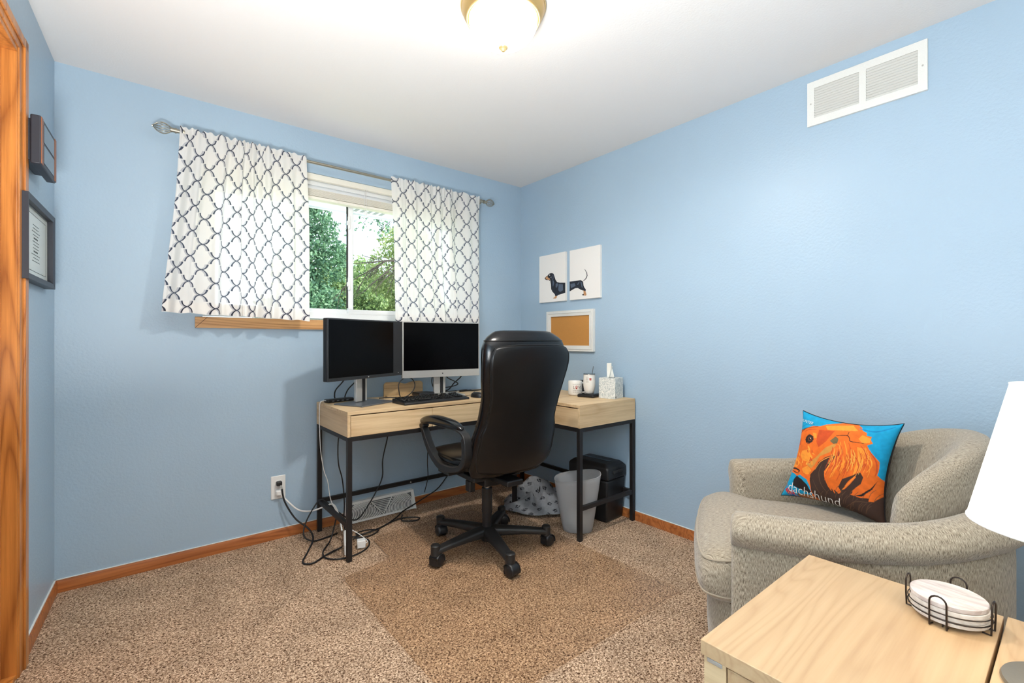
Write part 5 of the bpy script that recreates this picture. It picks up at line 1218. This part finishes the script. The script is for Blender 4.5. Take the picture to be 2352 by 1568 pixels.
        ymin = min(v.co.y for v in me.vertices)
        for v in me.vertices:
            px = a+d_*L*(v.co.x-x0)/(x1-x0)+up*hgt*(v.co.y-ymin)
            u, w = uvof(px); v.co = surf(u, w, 1, .0024)
        me.materials.clear(); me.materials.append(MAT[mat]); ob = bpy.data.objects.new(name, me); COL.objects.link(ob); ob.parent = t
    put('lettering', 'dachshund', (262, 1165), (1014, 1385), 205); put('lettering', 'HUNTER', (468, 224), (672, 270), 52, shear=.3)
    q = MB(); q.tube([surf(u, 0, 0) for u in np.linspace(0, 1, 40)]+[surf(1, v, 0) for v in np.linspace(.02, 1, 40)]+[surf(u, 1, 0) for u in np.linspace(.98, 0, 40)]+[surf(0, v, 0) for v in np.linspace(.98, .02, 40)], .0022, 6, closed=True); q.build('seam', 'pillow_black', t)
pillow()
# ---------------------------------------------------------------- side tables
TZ = .57
def side_table(label, x0, x1, y0, y1):
    cx, cy = (x0+x1)/2, (y0+y1)/2; w, d_ = x1-x0, y1-y0
    t = thing('side_table', label, 'side table', (cx, cy, 0), group='pair of light oak side tables')
    q = MB(); q.box((0, 0, TZ-.014), (w, d_, .028)); q.build('tabletop', 'table_wood', t, bevel=.0012)
    for sx in (-1, 1):
        for sy in (-1, 1):
            q = MB(); q.box((sx*(w/2-.028), sy*(d_/2-.026), (TZ-.031)/2), (.044, .044, TZ-.031)); q.build('leg', 'desk_wood_side', t, bevel=.0015)
            q = MB(); q.box((sx*(w/2-.008), sy*(d_/2-.026), TZ-.036), (.006, .03, .008)); q.build('corner_bracket', 'silver', t, bevel=.001)
    q = MB(); q.box((-w/2+.016, 0, TZ-.10), (.016, d_-.10, .13)); q.build('drawer_front', 'table_wood', t, bevel=.001)
    for sy in (-1, 1): q = MB(); q.box((0, sy*(d_/2-.016), TZ-.10), (w-.10, .016, .13)); q.build('apron', 'table_wood', t, bevel=.001)
    q = MB(); q.box((0, 0, .16), (w-.06, d_-.06, .016)); q.build('shelf', 'table_wood', t, bevel=.001)
side_table('light oak side table carrying the round coasters beside the armchair', .868, 1.443, .108, .478)
side_table('light oak side table under the lamp, butted against the first one', .868, 1.448, -.267, .103)
# ---------------------------------------------------------------- coasters in their wire holder
HC = Vector((1.345, .182, TZ))
def coasters():
    R = .062
    labels = ['round pale stone coaster at the top of the stack in the wire holder', 'second stone coaster from the top of the stack in the wire holder', 'third stone coaster from the top of the stack, second from the bottom', 'round stone coaster at the very bottom of the stack']
    for i in range(4):
        z = .009+.0105*(3-i); q = MB(); q.lathe([(.0001, 0), (R-.001, 0), (R, .001), (R, .0085), (R-.001, .0095), (.0001, .0095)], 56); o = q.build('coaster', 'coaster_top' if i == 0 else 'coaster_side', loc=(HC.x+.0007*math.sin(i*2), HC.y+.0006*math.cos(i*3), HC.z+z), rotz=i*.8, smooth=40); tag(o, labels[i], 'coaster', 'stone coasters in the holder')
    t = thing('coaster_holder', 'dark wire holder with four loops around the stack of coasters', 'coaster holder', tuple(HC)); rr = R+.0042; q = MB()
    q.tube([(rr*math.cos(a*PI/24), rr*math.sin(a*PI/24), .0195) for a in range(48)], .0014, 6, closed=True); q.tube([(rr*math.cos(a*PI/24), rr*math.sin(a*PI/24), .031) for a in range(48)], .0011, 6, closed=True); q.build('ring', 'wire', t)
    q = MB(); q.tube([(-rr, 0, .0065), (rr, 0, .0065)], .0016, 6); q.tube([(0, -rr, .0065), (0, rr, .0065)], .0016, 6); q.build('base_cross', 'wire', t)
    for k in range(4):
        a = math.radians(-6+90*k); c, s = math.cos(a), math.sin(a); T_ = Vector((-s, c, 0)); Rd = Vector((c, s, 0)); pts = []
        base = Rd*rr; pts = [Rd*(rr-.012)+T_*-.012+Vector((0, 0, .0018)), Rd*(rr+.001)+T_*-.0135+Vector((0, 0, .0022)), Rd*(rr+.002)+T_*-.0135+Vector((0, 0, .03)), Rd*(rr+.002)+T_*-.0135+Vector((0, 0, .052))]
        pts += [Rd*(rr+.002)+T_*(-.0135*math.cos(b))+Vector((0, 0, .052+.0135*math.sin(b))) for b in [PI*i/8 for i in range(1, 8)]]
        pts += [Rd*(rr+.002)+T_*.0135+Vector((0, 0, .052)), Rd*(rr+.002)+T_*.0135+Vector((0, 0, .03)), Rd*(rr+.001)+T_*.0135+Vector((0, 0, .0022)), Rd*(rr-.012)+T_*.012+Vector((0, 0, .0018))]
        q = MB(); q.tube(pts, .0017, 8); q.build('loop', 'wire', t)
coasters()
# ---------------------------------------------------------------- table lamp
def lamp():
    t = thing('table_lamp', 'table lamp with a lit white shade on the nearer side table', 'lamp', (1.195, .015, TZ)); sh0, sh1 = .275, .515
    q = MB(); q.lathe([(.0001, 0), (.078, 0), (.080, .004), (.078, .008), (.03, .012), (.012, .018), (.010, .04), (.008, .20), (.008, .30)], 48); q.build('base', 'lamp_base', t, smooth=50)
    q = MB(); q.lathe([(.014, .30), (.016, .31), (.016, .35), (.010, .355)], 20); q.build('socket', 'brass', t)
    r0, r1 = .122, .068; q = MB(); q.lathe([(r0, sh0), (r1, sh1), (r1-.0015, sh1), (r0-.0015, sh0), (r0, sh0)], 64); 
    q.build('lamp_shade', 'lamp_shade', t, smooth=40)
    for rr_, zz_ in ((r0, sh0), (r1, sh1)): q = MB(); q.tube([(rr_*math.cos(a*PI/32), rr_*math.sin(a*PI/32), zz_) for a in range(64)], .0016, 6, closed=True); q.build('shade_trim', 'white_paint', t)
    q = MB(); 
    for k in range(3): a = 2*PI*k/3; q.tube([(.01*math.cos(a), .01*math.sin(a), .352), (.03*math.cos(a), .03*math.sin(a), sh1-.02), (r1*math.cos(a), r1*math.sin(a), sh1-.01)], .0015, 6)
    q.build('spider', 'silver', t)
    q = MB(); q.lathe([(.012, .355), (.028, .39), (.03, .41), (.02, .435), (.0001, .44)], 20); q.build('bulb', 'lamp_shade', t, smooth=180)
lamp()
